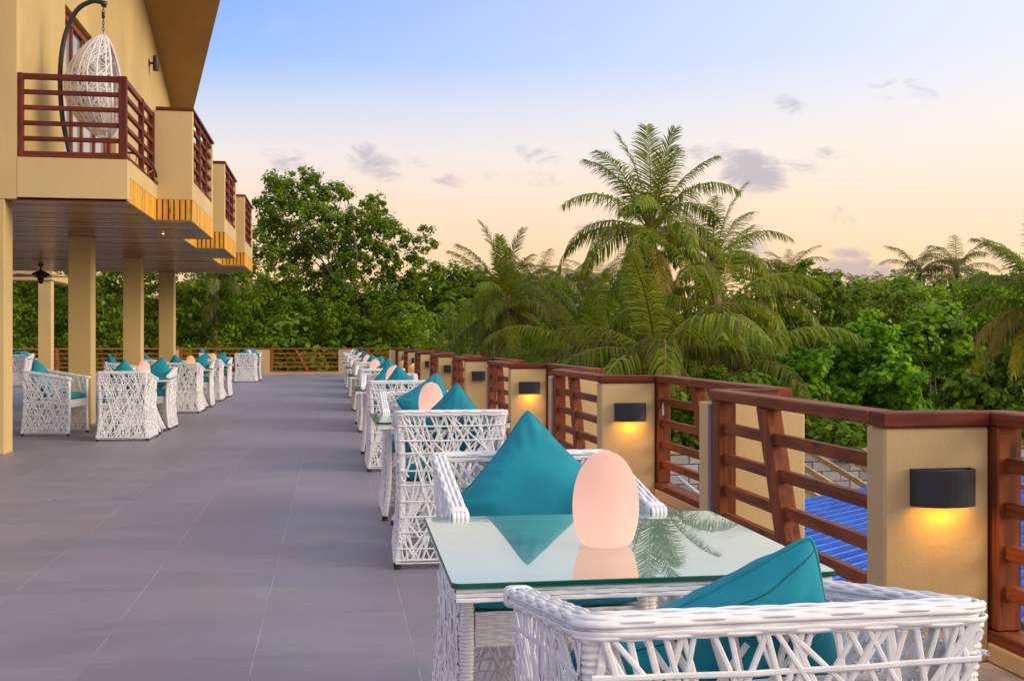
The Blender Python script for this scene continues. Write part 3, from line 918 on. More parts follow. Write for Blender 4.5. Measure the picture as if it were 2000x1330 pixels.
def plait(mb, pos, frame, L, slots, amp=.0022, P=.046, w=.0125, th=.007, seed=0):
    """canes laid along a path over and under its cross canes; slots = (side offset, up offset, outward normal)"""
    n = max(4, int(L / (P / 4))); rnd = random.Random(seed)
    for j, (so, uo, no) in enumerate(slots):
        ph = math.pi * (j % 2) + rnd.uniform(-.35, .35); pts, ns = [], []
        for i in range(n + 1):
            s = L * i / n; c = pos(s); S, U = frame(s)
            N = (S * no[0] + U * no[1]).normalized()
            pts.append(c + S * so + U * uo + N * amp * math.sin(math.pi * s / P + ph)); ns.append(N)
        mb.strand(pts, ns, w, th, 6)
def ring_slots(a, b, n):
    """n slots round a rounded rectangle of half sizes a x b"""
    out = []
    for j in range(n):
        an = 2 * math.pi * (j + .5) / n; c, s = math.cos(an), math.sin(an); e = .5
        x = a * math.copysign(abs(c) ** e, c); y = b * math.copysign(abs(s) ** e, s)
        out.append((x, y, (c * b, s * a)))
    return out
def wrapped(mb, path, hw, pitch=.0105, seed=0, bulge=.0022):
    """post wound with flat cane; path(u) centre, square section hw"""
    L = (path(1) - path(0)).length; n = int(L / pitch); vs = []; fs = []; rnd = random.Random(seed); K = 8
    for i in range(n * 3 + 1):
        u = i / (n * 3); c = path(u); d = (path(min(1, u + .02)) - path(max(0, u - .02))).normalized()
        X = V(1, 0, 0); X = (X - d * X.dot(d)).normalized(); Y = d.cross(X)
        r = hw + (-bulge if i % 3 == 0 else bulge * rnd.uniform(.5, 1.0))
        tw = .0014 * math.sin(i * .7)
        for k in range(K):
            an = 2 * math.pi * (k + .5) / K; cc, ss = math.cos(an), math.sin(an)
            vs.append(tuple(c + X * math.copysign(abs(cc) ** .55, cc) * r + Y * math.copysign(abs(ss) ** .55, ss) * r + d * tw * cc))
    for i in range(n * 3):
        for k in range(K):
            k2 = (k + 1) % K; fs.append((i * K + k, i * K + k2, (i + 1) * K + k2, (i + 1) * K + k))
    fs.append(tuple(range(K - 1, -1, -1))); fs.append(tuple(n * 3 * K + k for k in range(K)))
    mb.add(vs, fs)
def puff(mb, w, d, h, z0, n=14):
    """soft box cushion"""
    vs = []; fs = []
    def pt(u, v, s):
        e = (1 - abs(u) ** 6) * (1 - abs(v) ** 6); x = u * w / 2; y = v * d / 2
        return (x, y, z0 + h / 2 + s * (h / 2) * (.35 + .65 * max(0, e) ** .35))
    for s in (1, -1):
        o = len(vs)
        for i in range(n + 1):
            for j in range(n + 1):
                u = math.sin(math.pi / 2 * (2 * i / n - 1)); v = math.sin(math.pi / 2 * (2 * j / n - 1)); vs.append(pt(u, v, s))
        for i in range(n):
            for j in range(n):
                f = (o + i * (n + 1) + j, o + (i + 1) * (n + 1) + j, o + (i + 1) * (n + 1) + j + 1, o + i * (n + 1) + j + 1)
                fs.append(f if s > 0 else f[::-1])
    N1 = (n + 1) ** 2
    rim = [i * (n + 1) for i in range(n + 1)] + [n * (n + 1) + j for j in range(1, n + 1)] + [i * (n + 1) + n for i in range(n - 1, -1, -1)] + [j for j in range(n - 1, 0, -1)]
    for a, c in zip(rim, rim[1:] + rim[:1]): fs.append((a, a + N1, c + N1, c))
    mb.add(vs, fs)

def make_chair():
    t = thing('wicker_armchair', 'chair', 'chair', (0, 0, 0), 0)
    # back
    def bs(a, bz): z = .045 + bz * .775; return V((2 * a - 1) * (half(z) - .012), yback(z), z)
    k = MB(); weave(k, bs, lambda a, z: V(0, -1, 0), 34, 14, 9, 11)
    weave(k, bs, lambda a, z: V(0, -1, 0), 12, 10, 5, 12, .0105, .006, .036)
    part('back_panel', k, 'wicker', t)
    for s in (-1, 1):
        def ss(a, bz, s=s):
            y0 = -.29; y = y0 + a * (YF - .012 - y0); zt_ = ztop(y) - .03; z = .045 + bz * (zt_ - .045)
            y = y + (yback(z) + .292) * (1 - a)
            return V(s * half(z), y, z)
        k = MB(); weave(k, ss, lambda a, z, s=s: V(s, 0, 0), 34, 14, 9, 21 + s)
        weave(k, ss, lambda a, z, s=s: V(s, 0, 0), 11, 8, 5, 25 + s, .0105, .006, .034)
        part('side_panel', k, 'wicker', t)
    # U-shaped top rail
    r = .022
    xb = half(HB) - .018; yb = yback(HB) + .018
    pts2 = [(-xb, YF)]
    for q in range(7):
        a = R(180 + 15 * q); pts2.append((-xb + r + r * math.cos(a), yb + r + r * math.sin(a)))
    for q in range(7):
        a = R(270 + 15 * q); pts2.append((xb - r + r * math.cos(a), yb + r + r * math.sin(a)))
    pts2.append((xb, YF))
    P = [V(x, y, ztop(y) - .017) for x, y in pts2]; cum = [0]
    for i in range(1, len(P)): cum.append(cum[-1] + (P[i] - P[i - 1]).length)
    def loc(s):
        s = min(max(s, 0), cum[-1])
        for i in range(1, len(P)):
            if s <= cum[i] + 1e-9:
                u = (s - cum[i - 1]) / (cum[i] - cum[i - 1]); return P[i - 1].lerp(P[i], u), (P[i] - P[i - 1]).normalized()
        return P[-1], (P[-1] - P[-2]).normalized()
    def pos(s): return loc(s)[0]
    def frame(s):
        T = loc(s - .012)[1] + loc(s + .012)[1]; T.normalize(); S = T.cross(V(0, 0, 1)).normalized(); U = S.cross(T).normalized(); return S, U
    k = MB(); plait(k, pos, frame, cum[-1], ring_slots(.0225, .0150, 14), .0014, .050, .0100, .0052, seed=4)
    core = [pos(cum[-1] * i / 60) for i in range(61)]
    k.tube(core, .0150, 8); k.tube([p + frame(cum[-1] * i / 60)[0] * .0085 for i, p in enumerate(core)], .0135, 8); k.tube([p - frame(cum[-1] * i / 60)[0] * .0085 for i, p in enumerate(core)], .0135, 8)
    for s in (0, cum[-1]):           # wound arm ends
        c, T = loc(s); d = T if s else -T; S = d.cross(V(0, 0, 1)).normalized(); U = V(0, 0, 1)
        k.cbox(c + V(-.0205, -.006, -.0145), c + V(.0205, .010, .0145), .006)
        for q in range(4):
            cc = c - d * (.004 + .0105 * q); ring = [cc + S * (.0252 * math.copysign(abs(math.cos(a)) ** .45, math.cos(a))) + U * (.0185 * math.copysign(abs(math.sin(a)) ** .45, math.sin(a))) for a in [2 * math.pi * j / 20 for j in range(21)]]
            k.strand(ring, [(p - cc).normalized() for p in ring], .0105, .005, 6)
        for q in range(4):
            o = (q - 1.5) * .0115
            k.strand([c + S * o + U * .017 + d * .004, c + S * o + U * .009 + d * .014, c + S * o - U * .009 + d * .014, c + S * o - U * .017 + d * .004], [d] * 4, .011, .005, 6)
    part('arm_rail', k, 'wicker', t, True)
    # four wound legs, the rear ones flaring
    for s in (-1, 1):
        k = MB(); wrapped(k, lambda u, s=s: V(s * (half(.03 + u * .78) - .022), yback(.03 + u * .79) + .022, .03 + u * .79), .019, seed=5 + s)
        l = part('leg', k, 'wicker', t, True)
        k = MB(); k.lathe([(.017, 0), (.019, .004), (.019, .03)], 10, c=(s * (half(.03) - .022), yback(.03) + .022, 0)); part('glide', k, 'black_rubber', l)
        k = MB(); wrapped(k, lambda u, s=s: V(s * (half(.03 + u * .685) - .020), YF - .022, .03 + u * .685), .019, seed=8 + s)
        l = part('leg', k, 'wicker', t, True)
        k = MB(); k.lathe([(.017, 0), (.019, .004), (.019, .03)], 10, c=(s * (half(.03) - .020), YF - .022, 0)); part('glide', k, 'black_rubber', l)
    # bottom rail round three sides
    k = MB(); z = .04
    q = [V(-half(z) + .012, YF - .02, z), V(-half(z) + .012, yback(z) + .012, z), V(half(z) - .012, yback(z) + .012, z), V(half(z) - .012, YF - .02, z)]
    for a, c in zip(q, q[1:]):
        L = (c - a).length; T = (c - a).normalized()
        plait(k, lambda s, a=a, T=T: a + T * s, lambda s, T=T: (T.cross(V(0, 0, 1)), V(0, 0, 1)), L, ring_slots(.010, .012, 6), .0016, .04, .011, .006)
    part('foot_rail', k, 'wicker', t, True)
    # woven seat apron and deck
    k = MB(); xs = half(.4) - .045
    for q in range(10):
        z = .366 + q * .0098; n = 30; pts = []
        for i in range(n + 1):
            x = -xs + 2 * xs * i / n; pts.append(V(x, YF - .026 + .0028 * math.sin(math.pi * i / 2.5 + math.pi * (q % 2)), z))
        k.strand(pts, [V(0, 1, 0)] * (n + 1), .0105, .0065, 5)
    k.box((-xs, YF - .045, .364), (xs, YF - .031, .456))
    k.box((-half(.42) + .03, -.26, .40), (half(.42) - .03, YF - .046, .452))
    part('seat_frame', k, 'wicker', t)
    k = MB(); puff(k, .50, .56, .092, .4535); part('seat_cushion', k, 'teal_fabric', t, True, loc=(0, .022, 0))
    return t
def make_pillow():
    """square scatter cushion standing on a corner; lies in the local XZ plane, corner at the origin"""
    n = 36; S = .41; k = MB(); vs = []; fs = []
    def P(u, v, s):
        e = max(0, (1 - abs(u) ** 2.6) * (1 - abs(v) ** 2.6)); h = .082 * e ** .55
        rc = 1 - .075 * (abs(u * v)) ** 5
        x = u * S / 2 * (1 - .11 * (1 - abs(v) ** 2.2) * abs(u) ** 3) * rc; y = v * S / 2 * (1 - .11 * (1 - abs(u) ** 2.2) * abs(v) ** 3) * rc
        ed = abs(u) ** 2 + abs(v) ** 2; cr = max(0, abs(u) + abs(v) - .85) / 1.15
        th = math.atan2(v, u); m_ = max(abs(u), abs(v))
        wr = .0075 * math.sin(17 * (u - v) + 3 * s) * cr * (1 - m_ ** 8) * (1 if u * v > 0 else 0)
        wr += .0075 * math.sin(17 * (u + v) + 2 * s) * cr * (1 - m_ ** 8) * (1 if u * v <= 0 else 0)
        wr += .0042 * math.sin(5.1 * u + 2.3 * v + s) * math.sin(4.4 * v - 1.9 * u) * (1 - m_ ** 4)
        wr += .0030 * math.sin(26 * th) * max(0, m_ - .55) * (1 - m_ ** 10) * 2.0
        return ((x - y) * .7071 * .90, s * (h + wr * (s * .25 + .9)), (x + y) * .7071 + S * .7071)
    for s in (1, -1):
        o = len(vs)
        for i in range(n + 1):
            for j in range(n + 1):
                vs.append(P(2 * i / n - 1, 2 * j / n - 1, s))
        for i in range(n):
            for j in range(n):
                f = (o + i * (n + 1) + j, o + (i + 1) * (n + 1) + j, o + (i + 1) * (n + 1) + j + 1, o + i * (n + 1) + j + 1)
                fs.append(f if s < 0 else f[::-1])
    k.add(vs, fs)
    me = k.mesh('pillow', 'teal_fabric', True)
    # sewn seam inside the upper left edge and the stitched rim
    q = MB()
    pts = []
    for i in range(31):
        u = -1 + 2 * i / 30; p = V(*P(u * .97, .88 + .015 * math.sin(9 * u), -1)); pts.append(p + V(0, -.0006, 0))
    q.tube(pts, .0009, 5)
    rim = [P(-1 + 2 * i / 40, 1, 1) for i in range(40)] + [P(1, 1 - 2 * i / 40, 1) for i in range(40)] + [P(1 - 2 * i / 40, -1, 1) for i in range(40)] + [P(-1, -1 + 2 * i / 40, 1) for i in range(41)]
    q2 = MB(); q2.tube(rim, .0032, 6, False); q2.v and q.add(q2.v, q2.f, 1)
    return me, q.mesh('seam', ['seam_thread', 'teal_fabric'], True)
CHAIR = make_chair()
PILLOW_ME, SEAM_ME = make_pillow()
chair_used = [False]
def chair(x, y, rz, label, group):
    if chair_used[0]: c = copy_tree(CHAIR)
    else: c = CHAIR; chair_used[0] = True
    c.location = (x, y, 0); c.rotation_euler = (0, 0, rz); c['label'] = label; c['group'] = group
    return c
def pillow(x, y, rz, label, group, roll=0.0, lean=R(20), dx=0.0, dyy=0.0, z=.46, sc=1.0):
    """leans against the back of the chair at (x, y, rz)"""
    o = put('throw_pillow', PILLOW_ME); tag(o, label, 'pillow', group)
    put('seam', SEAM_ME, o)
    o.scale = (sc, sc, sc)
    A = Matrix.Translation((x, y, 0)) @ Matrix.Rotation(rz, 4, 'Z') @ Matrix.Translation((dx, -.055 + dyy, z)) @ Matrix.Rotation(lean, 4, 'X') @ Matrix.Translation((0, 0, .290)) @ Matrix.Rotation(roll, 4, 'Y') @ Matrix.Translation((0, 0, -.290))
    o.matrix_world = A @ Matrix.Diagonal((sc, sc, sc, 1))
    return o

# ================================================================== TABLES
def make_table():
    t = thing('wicker_table', 'table', 'table')
    hw = .412; rr = .02
    def rounded(h, r):
        out = []
        for (cx, cy, a0) in ((h - r, h - r, 0), (-h + r, h - r, 90), (-h + r, -h + r, 180), (h - r, -h + r, 270)):
            for q in range(5): a = R(a0 + 22.5 * q); out.append((cx + r * math.cos(a), cy + r * math.sin(a)))
        return out
    A = rounded(hw, rr); B_ = rounded(hw - .0015, rr); n = len(A)
    k = MB()
    vs = [(x, y, .7195) for x, y in A] + [(x, y, .7285) for x, y in A] + [(x, y, .730) for x, y in B_]
    fs = [(i, (i + 1) % n, n + (i + 1) % n, n + i) for i in range(n)]; k.add(vs, fs, 1)
    o = len(k.v)
    k.add([(x, y, .7285) for x, y in A] + [(x, y, .730) for x, y in B_], [(i, (i + 1) % n, n + (i + 1) % n, n + i) for i in range(n)], 1)
    k.add([(x, y, .730) for x, y in B_], [tuple(range(n))], 0)
    k.add([(x, y, .7195) for x, y in A], [tuple(range(n - 1, -1, -1))], 1)
    part('glass_top', k, ['table_glass', 'glass_edge'], t)
    k = MB(); h2 = .402
    for q in range(4):
        a = R(90 * q); d = V(math.cos(a), math.sin(a), 0); S = V(-math.sin(a), math.cos(a), 0)
        c0 = d * (h2 - .002) - S * h2
        plait(k, lambda s, c0=c0, S=S: c0 + S * s, lambda s, d=d: (d, V(0, 0, 1)), 2 * h2, [(0, z, (1, 0)) for z in (.6925, .7025, .7125)], .0018, .055, .0104, .007, q)
    k.box((-h2 + .006, -h2 + .006, .6885), (h2 - .006, h2 - .006, .7185))
    part('apron', k, 'wicker', t)
    # four wound posts flaring out to a woven base
    def off(z): return .135 + .145 * max(0, (.5 - z) / .5) ** 1.7
    for sx in (-1, 1):
        for sy in (-1, 1):
            k = MB(); wrapped(k, lambda u, sx=sx, sy=sy: V(sx * off(.03 + u * .655), sy * off(.03 + u * .655), .03 + u * .655), .013, .012, 3)
            l = part('leg', k, 'wicker', t, True)
            k = MB(); k.lathe([(.014, 0), (.016, .004), (.016, .03)], 10, c=(sx * off(.03), sy * off(.03), 0)); part('glide', k, 'black_rubber', l)
    for q in range(4):
        a = R(90 * q); d = V(math.cos(a), math.sin(a), 0); S = V(-math.sin(a), math.cos(a), 0)
        def sf(aa, bz, d=d, S=S): z = .04 + bz * .30; return d * off(z) + S * ((2 * aa - 1) * off(z)) + V(0, 0, z)
        k = MB(); weave(k, sf, lambda aa, bz, d=d: d, 12, 8, 4, 40 + q)
        part('base_panel', k, 'wicker', t, True)
    return t
TABLE = make_table(); table_used = [False]
def table(x, y, label, group, rz=0.0):
    if table_used[0]: c = copy_tree(TABLE)
    else: c = TABLE; table_used[0] = True
    c.location = (x, y, 0); c.rotation_euler = (0, 0, rz); c['label'] = label; c['group'] = group
    return c
def egg_mesh(mat):
    k = MB(); prof = [(.045, 0.0), (.054, .002), (.060, .007)]
    for q in range(1, 23):
        u = q / 23; z = .007 + .219 * u
        uu = z / .226
        if uu < .40: r = .060 + (.0795 - .060) * math.sin(uu / .40 * math.pi / 2) ** .9
        else: r = .0795 * math.sqrt(max(0, 1 - ((uu - .40) / .60) ** 2.15))
        prof.append((r, z))
    prof.append((.004, .2258))
    k.lathe(prof, 40)
    return k.mesh('egg_lamp', mat, True)
EGG = {m_: egg_mesh(m_) for m_ in ('egg_glow', 'egg_glow_warm', 'egg_glow_pale')}
def egg(x, y, label, group, mat='egg_glow', z=.7305):
    o = put('egg_lamp', EGG[mat], None, (x, y, z)); tag(o, label, 'lamp', group)
    return o

# row along the railing
rj = random.Random(5)
G1, G2, G3, G4 = 'chairs along the railing', 'tables along the railing', 'egg lamps along the railing', 'pillows on the railing chairs'
rolls_far = [R(2), R(-14), R(4), R(-8), R(9), R(-4), R(6), R(0)]
rolls_near = [R(22), R(3), R(-5), R(10), R(-8), R(3), R(-6), R(5)]
for i in range(8):
    y0 = 1.405 + 4.33 * i; j = 0 if i == 0 else 1
    o = ORD[i] if i < 7 else 'farthest'
    x = .632 + rj.uniform(-.02, .02) * j
    yn, yf_ = y0 + .318, y0 + 1.875 + rj.uniform(-.03, .03) * j
    rz1, rz2 = R(-.6 if i == 0 else rj.uniform(-2.5, 2.5)), R(180 + (0 if i == 0 else rj.uniform(-3, 3)))
    chair(x, yn, rz1, f'white wicker armchair with its back to us at the {o} table by the railing', G1)
    chair(x, yf_, rz2, f'white wicker armchair facing us across the {o} table by the railing', G1)
    table((.655 if i == 0 else .645) + rj.uniform(-.02, .02) * j, y0 + 1.155, f'glass-topped white wicker table, {o} of the row by the railing', G2, R(-1.0) if i == 0 else R(rj.uniform(-2, 2)))
    egg(.645 - .04 * j + rj.uniform(-.015, .015) * j, y0 + 1.10, f'glowing pale pink egg lamp on the {o} table by the railing', G3)
    pillow(x, yf_, rz2, f'teal pillow standing on its corner in the chair facing us at the {o} railing table', G4, rolls_far[i], R(18), dx=-.02 if i == 0 else rj.uniform(-.05, .0), z=.385 if i == 0 else .46, sc=1.13 if i == 0 else 1.0)
    pillow(x, yn, rz1, f'teal pillow in the chair with its back to us at the {o} railing table', G4, rolls_near[i], R(14) if i == 0 else R(16), dx=-.05 if i == 0 else rj.uniform(0, .05), z=.365 if i == 0 else .45, sc=1.08 if i == 0 else 1.0, dyy=-.03 if i == 0 else 0)

# sets under the hotel
G5, G6, G7, G8 = 'chairs beside the hotel columns', 'tables beside the hotel columns', 'egg lamps beside the hotel columns', 'pillows on the chairs beside the hotel'
for i, (yb, mat, ec) in enumerate(((13.63, 'egg_glow', 'glowing salmon'), (18.65, 'egg_glow_warm', 'glowing orange'), (22.2, 'egg_glow_warm', 'glowing amber'), (32.1, 'egg_glow_pale', 'unlit whitish'))):
    o = ['nearest', 'second', 'third', 'farthest'][i]
    xc = -2.51; yn, yf_ = yb + .318, yb + 1.93
    chair(xc, yn, R(rj.uniform(-2, 2)), f'white wicker armchair with its back to us at the {o} left-hand table', G5)
    chair(xc + .02, yf_, R(180 + rj.uniform(-3, 3)), f'white wicker armchair facing us at the {o} left-hand table', G5)
    yl = yb + 1.19
    chair(-3.57 if i == 0 else -3.62, yl, R(-90 + (-11 if i == 0 else rj.uniform(-4, 4))), f'white wicker armchair seen from its side, left of the {o} left-hand table', G5)
    table(xc + .02, yb + 1.17, f'glass-topped white wicker table, {o} of the row beside the hotel', G6, R(rj.uniform(-2, 2)))
    egg(xc + (.02 if i else .06), yb + 1.12, f'{ec} egg lamp on the {o} left-hand table', G7, mat)
    pillow(xc + .02, yf_, R(180), f'teal pillow in the chair facing us at the {o} left-hand table', G8, R([-8, -22, -20, 4][i]), R(18), dx=[-.08, -.04, -.05, -.05][i])
    pillow(xc, yn, R(0), f'teal pillow in the chair with its back to us at the {o} left-hand table', G8, R([4, -6, 5, 0][i]), R(16), dx=[-.02, -.08, -.02, .0][i], z=.45)
    pillow(-3.57 if i == 0 else -3.62, yl, R(-101 if i == 0 else -90), f'teal pillow in the side chair at the {o} left-hand table', G8, R(6), R(20), dyy=-.03)
# a further set at the far left behind the columns
table(-8.5, 31.3, 'white wicker table at the far left behind the hotel column', G6)
chair(-8.7, 32.2, R(180), 'white wicker armchair facing us at the far left table behind the column', G5)
chair(-8.35, 30.3, R(8), 'white wicker armchair with its back to us at the far left behind the column', G5)
pillow(-8.7, 32.2, R(180), 'teal pillow in the far left chair facing us behind the column', G8, R(45), R(14), sc=1.0)
pillow(-8.35, 30.3, R(8), 'teal pillow in the far left chair with its back to us', G8, R(42), R(14))

# ================================================================== UNFINISHED BUILDING WITH BLUE ROOF
ub = thing('unfinished_building', 'unfinished low building with blue corrugated roof, grey block wall and bare rafters', 'building', (9, 16, -4.3))
UO = V(9, 16, -4.3)
A = view(1585, 972, FPX * 2.52 / 307); B = view(1695, 951, FPX * 2.52 / 286)
A.z = B.z = -1.3
U = (B - A).normalized(); Nn = V(U.y, -U.x, 0)
if Nn.y > 0: Nn = -Nn
pitch, dep = .20, 10.0
for q, (u0, u1) in enumerate(((-5.0, -.2), (-.25, 4.2), (4.15, 9.5))):
    k = MB(); prof = [(0.0, 0.0), (.52, 0.0), (.62, .045), (.86, .045), (.96, 0.0)]; vs = []; fs = []; mi = []
    for i in range(int(dep / pitch)):
        for (ph, z) in prof:
            d = (i + ph) * pitch
            for uu in (u0, u1):
                pnt = A + U * uu + Nn * d; vs.append((pnt.x - UO.x, pnt.y - UO.y, pnt.z + z + .0025 * q - .028 * d - UO.z))
    for i in range(len(vs) // 2 - 1):
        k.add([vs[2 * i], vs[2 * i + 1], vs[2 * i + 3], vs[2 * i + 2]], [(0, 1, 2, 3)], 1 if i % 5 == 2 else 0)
    part('roof_sheet', k, ['blue_sheet', 'blue_crest_highlight'], ub)
# rafters from the block wall down to the sheets
w0 = view(1583, 884, 20.8); r1 = view(1700, 955, 18.25)
dirr = (r1 - w0)
for q in range(-4, 6):
    o = V(.56, 0.0, 0) * q
    a_ = w0 + o - dirr * .03; c_ = w0 + o + dirr * 1.25
    d = (c_ - a_); ln = d.length; k = MB()
    M = Matrix.Translation(a_ - UO) @ d.to_track_quat('X', 'Z').to_matrix().to_4x4()
    k.cbox((0, -.025, -.05), (ln, .025, .05), .004, 0, M); part('rafter', k, 'rafter_wood', ub)
blk = {}
for r_ in range(9):
    for c_ in range(26):
        z = -1.06 - .2 * (r_ + 1); x = 4.2 + .405 * c_ + (.2 if r_ % 2 else 0)
        key = random.randint(0, 3)
        if key not in blk:
            k = MB(); rr = random.Random(key); e = lambda: rr.uniform(-.006, .006)
            k.cbox((.005 + e(), -.004 * key, .005 + e()), (.396 + e(), .15, .192 + e()), .008); blk[key] = k.mesh('block', 'concrete_block')
        put('block', blk[key], ub, (x - UO.x, 20.65 + random.uniform(-.004, .004) - UO.y, z - UO.z))
k = MB(); k.box((4.3 - UO.x, 20.69 - UO.y, 0), (14.8 - UO.x, 20.79 - UO.y, 3.2)); part('wall_core', k, 'raw_cement', ub)
k = MB(); k.cbox((4.2 - UO.x, 20.62 - UO.y, -1.05 - UO.z), (14.9 - UO.x, 20.82 - UO.y, -.99 - UO.z), .006); part('wall_plate', k, 'rafter_wood', ub)

k = MB(); k.tube([view(1325, 932, 19.6), view(1376, 972, 18.4)], .028, 8); tag(part('pipe', k, 'white_paint', None, True), 'white plastic pipe leaning below the railing in front of the block wall', 'pipe')
k = MB(); k.cbox((2.462, 7.83, .655), (2.470, 7.855, .735), .001); k.tube([(2.466, 7.842, .735), (2.47, 7.845, .752)], .002, 5); tag(part('paper_tag', k, 'white_paint', None), 'small white paper tag tied to the fence post beside the second lamp pillar', 'tag')

# ================================================================== VEGETATION
def leaf_mesh(name, P, N, L, W_, mat, tint, sides=4, seed=0):
    """one mesh of small folded leaves at points P facing N"""
    rng = np.random.default_rng(seed); n = len(P)
    N = N / np.linalg.norm(N, axis=1, keepdims=True)
    a = rng.normal(size=(n, 3)); T = a - (a * N).sum(1, keepdims=True) * N; T /= np.linalg.norm(T, axis=1, keepdims=True)
    S = np.cross(N, T)
    L = (L * rng.uniform(.7, 1.25, n))[:, None]; W_ = (W_ * rng.uniform(.75, 1.2, n))[:, None]
    if sides == 4:
        prof = [(-.5, 0, 0), (-.02, .5, .12), (.5, 0, -.05), (-.02, -.5, .12)]
    else:
        prof = [(-.5, 0, 0), (-.28, .42, .10), (.12, .46, .12), (.52, 0, -.08), (.12, -.46, .12), (-.28, -.42, .10)]
    m_ = len(prof)
    vs = np.empty((n, m_, 3))
    for i, (u, v, w) in enumerate(prof): vs[:, i] = P + T * (L * u) + S * (W_ * v) + N * (W_ * w)
    me = bpy.data.meshes.new(name)
    me.vertices.add(n * m_); me.vertices.foreach_set('co', vs.reshape(-1))
    me.loops.add(n * m_); me.loops.foreach_set('vertex_index', np.arange(n * m_, dtype=np.int32))
    me.polygons.add(n); me.polygons.foreach_set('loop_start', np.arange(0, n * m_, m_, dtype=np.int32))
    try: me.polygons.foreach_set('loop_total', np.full(n, m_, dtype=np.int32))
    except Exception: pass
    at = me.attributes.new('tint', 'FLOAT', 'POINT'); at.data.foreach_set('value', np.repeat(tint, m_).astype(np.float32))
    me.materials.append(MATS[mat]); me.update(); me.validate()
    return me
def foliage(name, clumps, mat, size, n_sub, n_leaf, sub_r, seed, aspect=.6, sides=4, fill=.55, flat=.8):
    """clumps: (x, y, z, r). Sprays of leaves gathered in small tufts through each clump"""
    rng = np.random.default_rng(seed); Ps, Ns, Ts = [], [], []
    for (x, y, z, r) in clumps:
        ns = max(3, int(n_sub * r * r))
        d = rng.normal(size=(ns, 3)); d /= np.linalg.norm(d, axis=1, keepdims=True)
        rad = r * (fill + (1 - fill) * rng.random(ns) ** .5)
        c = np.array((x, y, z)) + d * rad[:, None] * np.array((1, 1, flat))
        sr = sub_r * rng.uniform(.6, 1.35, ns)
        ctint = rng.uniform(0, .75, ns)
        m_ = rng.poisson(n_leaf, ns) + 3
        idx = np.repeat(np.arange(ns), m_); q = len(idx)
        e = rng.normal(size=(q, 3)); e /= np.linalg.norm(e, axis=1, keepdims=True)
        pr = sr[idx] * rng.random(q) ** .45
        Ps.append(c[idx] + e * pr[:, None] * np.array((1, 1, .75)))
        Ns.append(e * .55 + d[idx] * .45 + rng.normal(size=(q, 3)) * .38 + np.array((0, 0, .55)))
        Ts.append(np.clip(ctint[idx] + rng.normal(0, .16, q), 0, 1))
    P, N, T = np.concatenate(Ps), np.concatenate(Ns), np.concatenate(Ts)
    return leaf_mesh(name, P, N, size, size * aspect, mat, T, sides, seed)
def branch(k, a, c, r0, r1, seed, sag=.12, n=6):
    rnd = random.Random(seed); a = Vector(a); c = Vector(c); L = (c - a).length; pts = []
    for i in range(n + 1):
        u = i / n; p = a.lerp(c, u) + V(rnd.uniform(-1, 1), rnd.uniform(-1, 1), rnd.uniform(-1, 1)) * L * .035 * math.sin(math.pi * u) + V(0, 0, sag * L * math.sin(math.pi * u))
        pts.append(p)
    k.tube(pts, [r0 + (r1 - r0) * i / n for i in range(n + 1)], 7, False)
    return pts
def tree(name, label, cat, foot, clumps, mat, size, n_sub, n_leaf, sub_r, seed, trunk_r=.16, group=None, sides=4, aspect=.6, fill=.55, bark='bark', forks=None):
    foot = Vector(foot); t = thing(name, label, cat, foot, 0, group)
    cl = [(x - foot.x, y - foot.y, z - foot.z, r) for x, y, z, r in clumps]
    put('crown', foliage('crown', cl, mat, size, n_sub, n_leaf, sub_r, seed, aspect, sides, fill), t)
    k = MB(); rnd = random.Random(seed)
    cen = sum((V(*c[:3]) for c in cl), V(0, 0, 0)) / len(cl)
    zlow = min(c[2] for c in cl)
    fork = V(cen.x * .4, cen.y * .4, max(.5, min(zlow + .3, cen.z * .55)))
    branch(k, (0, 0, 0), fork, trunk_r, trunk_r * .72, seed, .0)
    for i, c in enumerate(cl):
        if forks is not None and i >= forks: break
        tip = V(*c[:3]); mid = fork.lerp(tip, .5) + V(0, 0, .1 * (tip - fork).length)
        branch(k, fork, tip, trunk_r * .5, trunk_r * .08, seed + i, .10)
        for q in range(3):
            d = V(rnd.uniform(-1, 1), rnd.uniform(-1, 1), rnd.uniform(-.3, 1)) * c[3] * .9
            branch(k, tip - (tip - fork) * .15, tip + d, trunk_r * .10, trunk_r * .03, seed + 50 + i * 3 + q, .05, 3)
    part('trunk', k, bark, t, True)
    return t
def px_clumps(lst, D, jit, seed, dup=1):
    rnd = random.Random(seed); out = []
    for (px, py, r) in lst:
        for q in range(dup):
            d = D + rnd.uniform(-jit, jit); v = view(px, py, d); out.append((v.x, v.y, v.z, r * d / FPX))
    return out

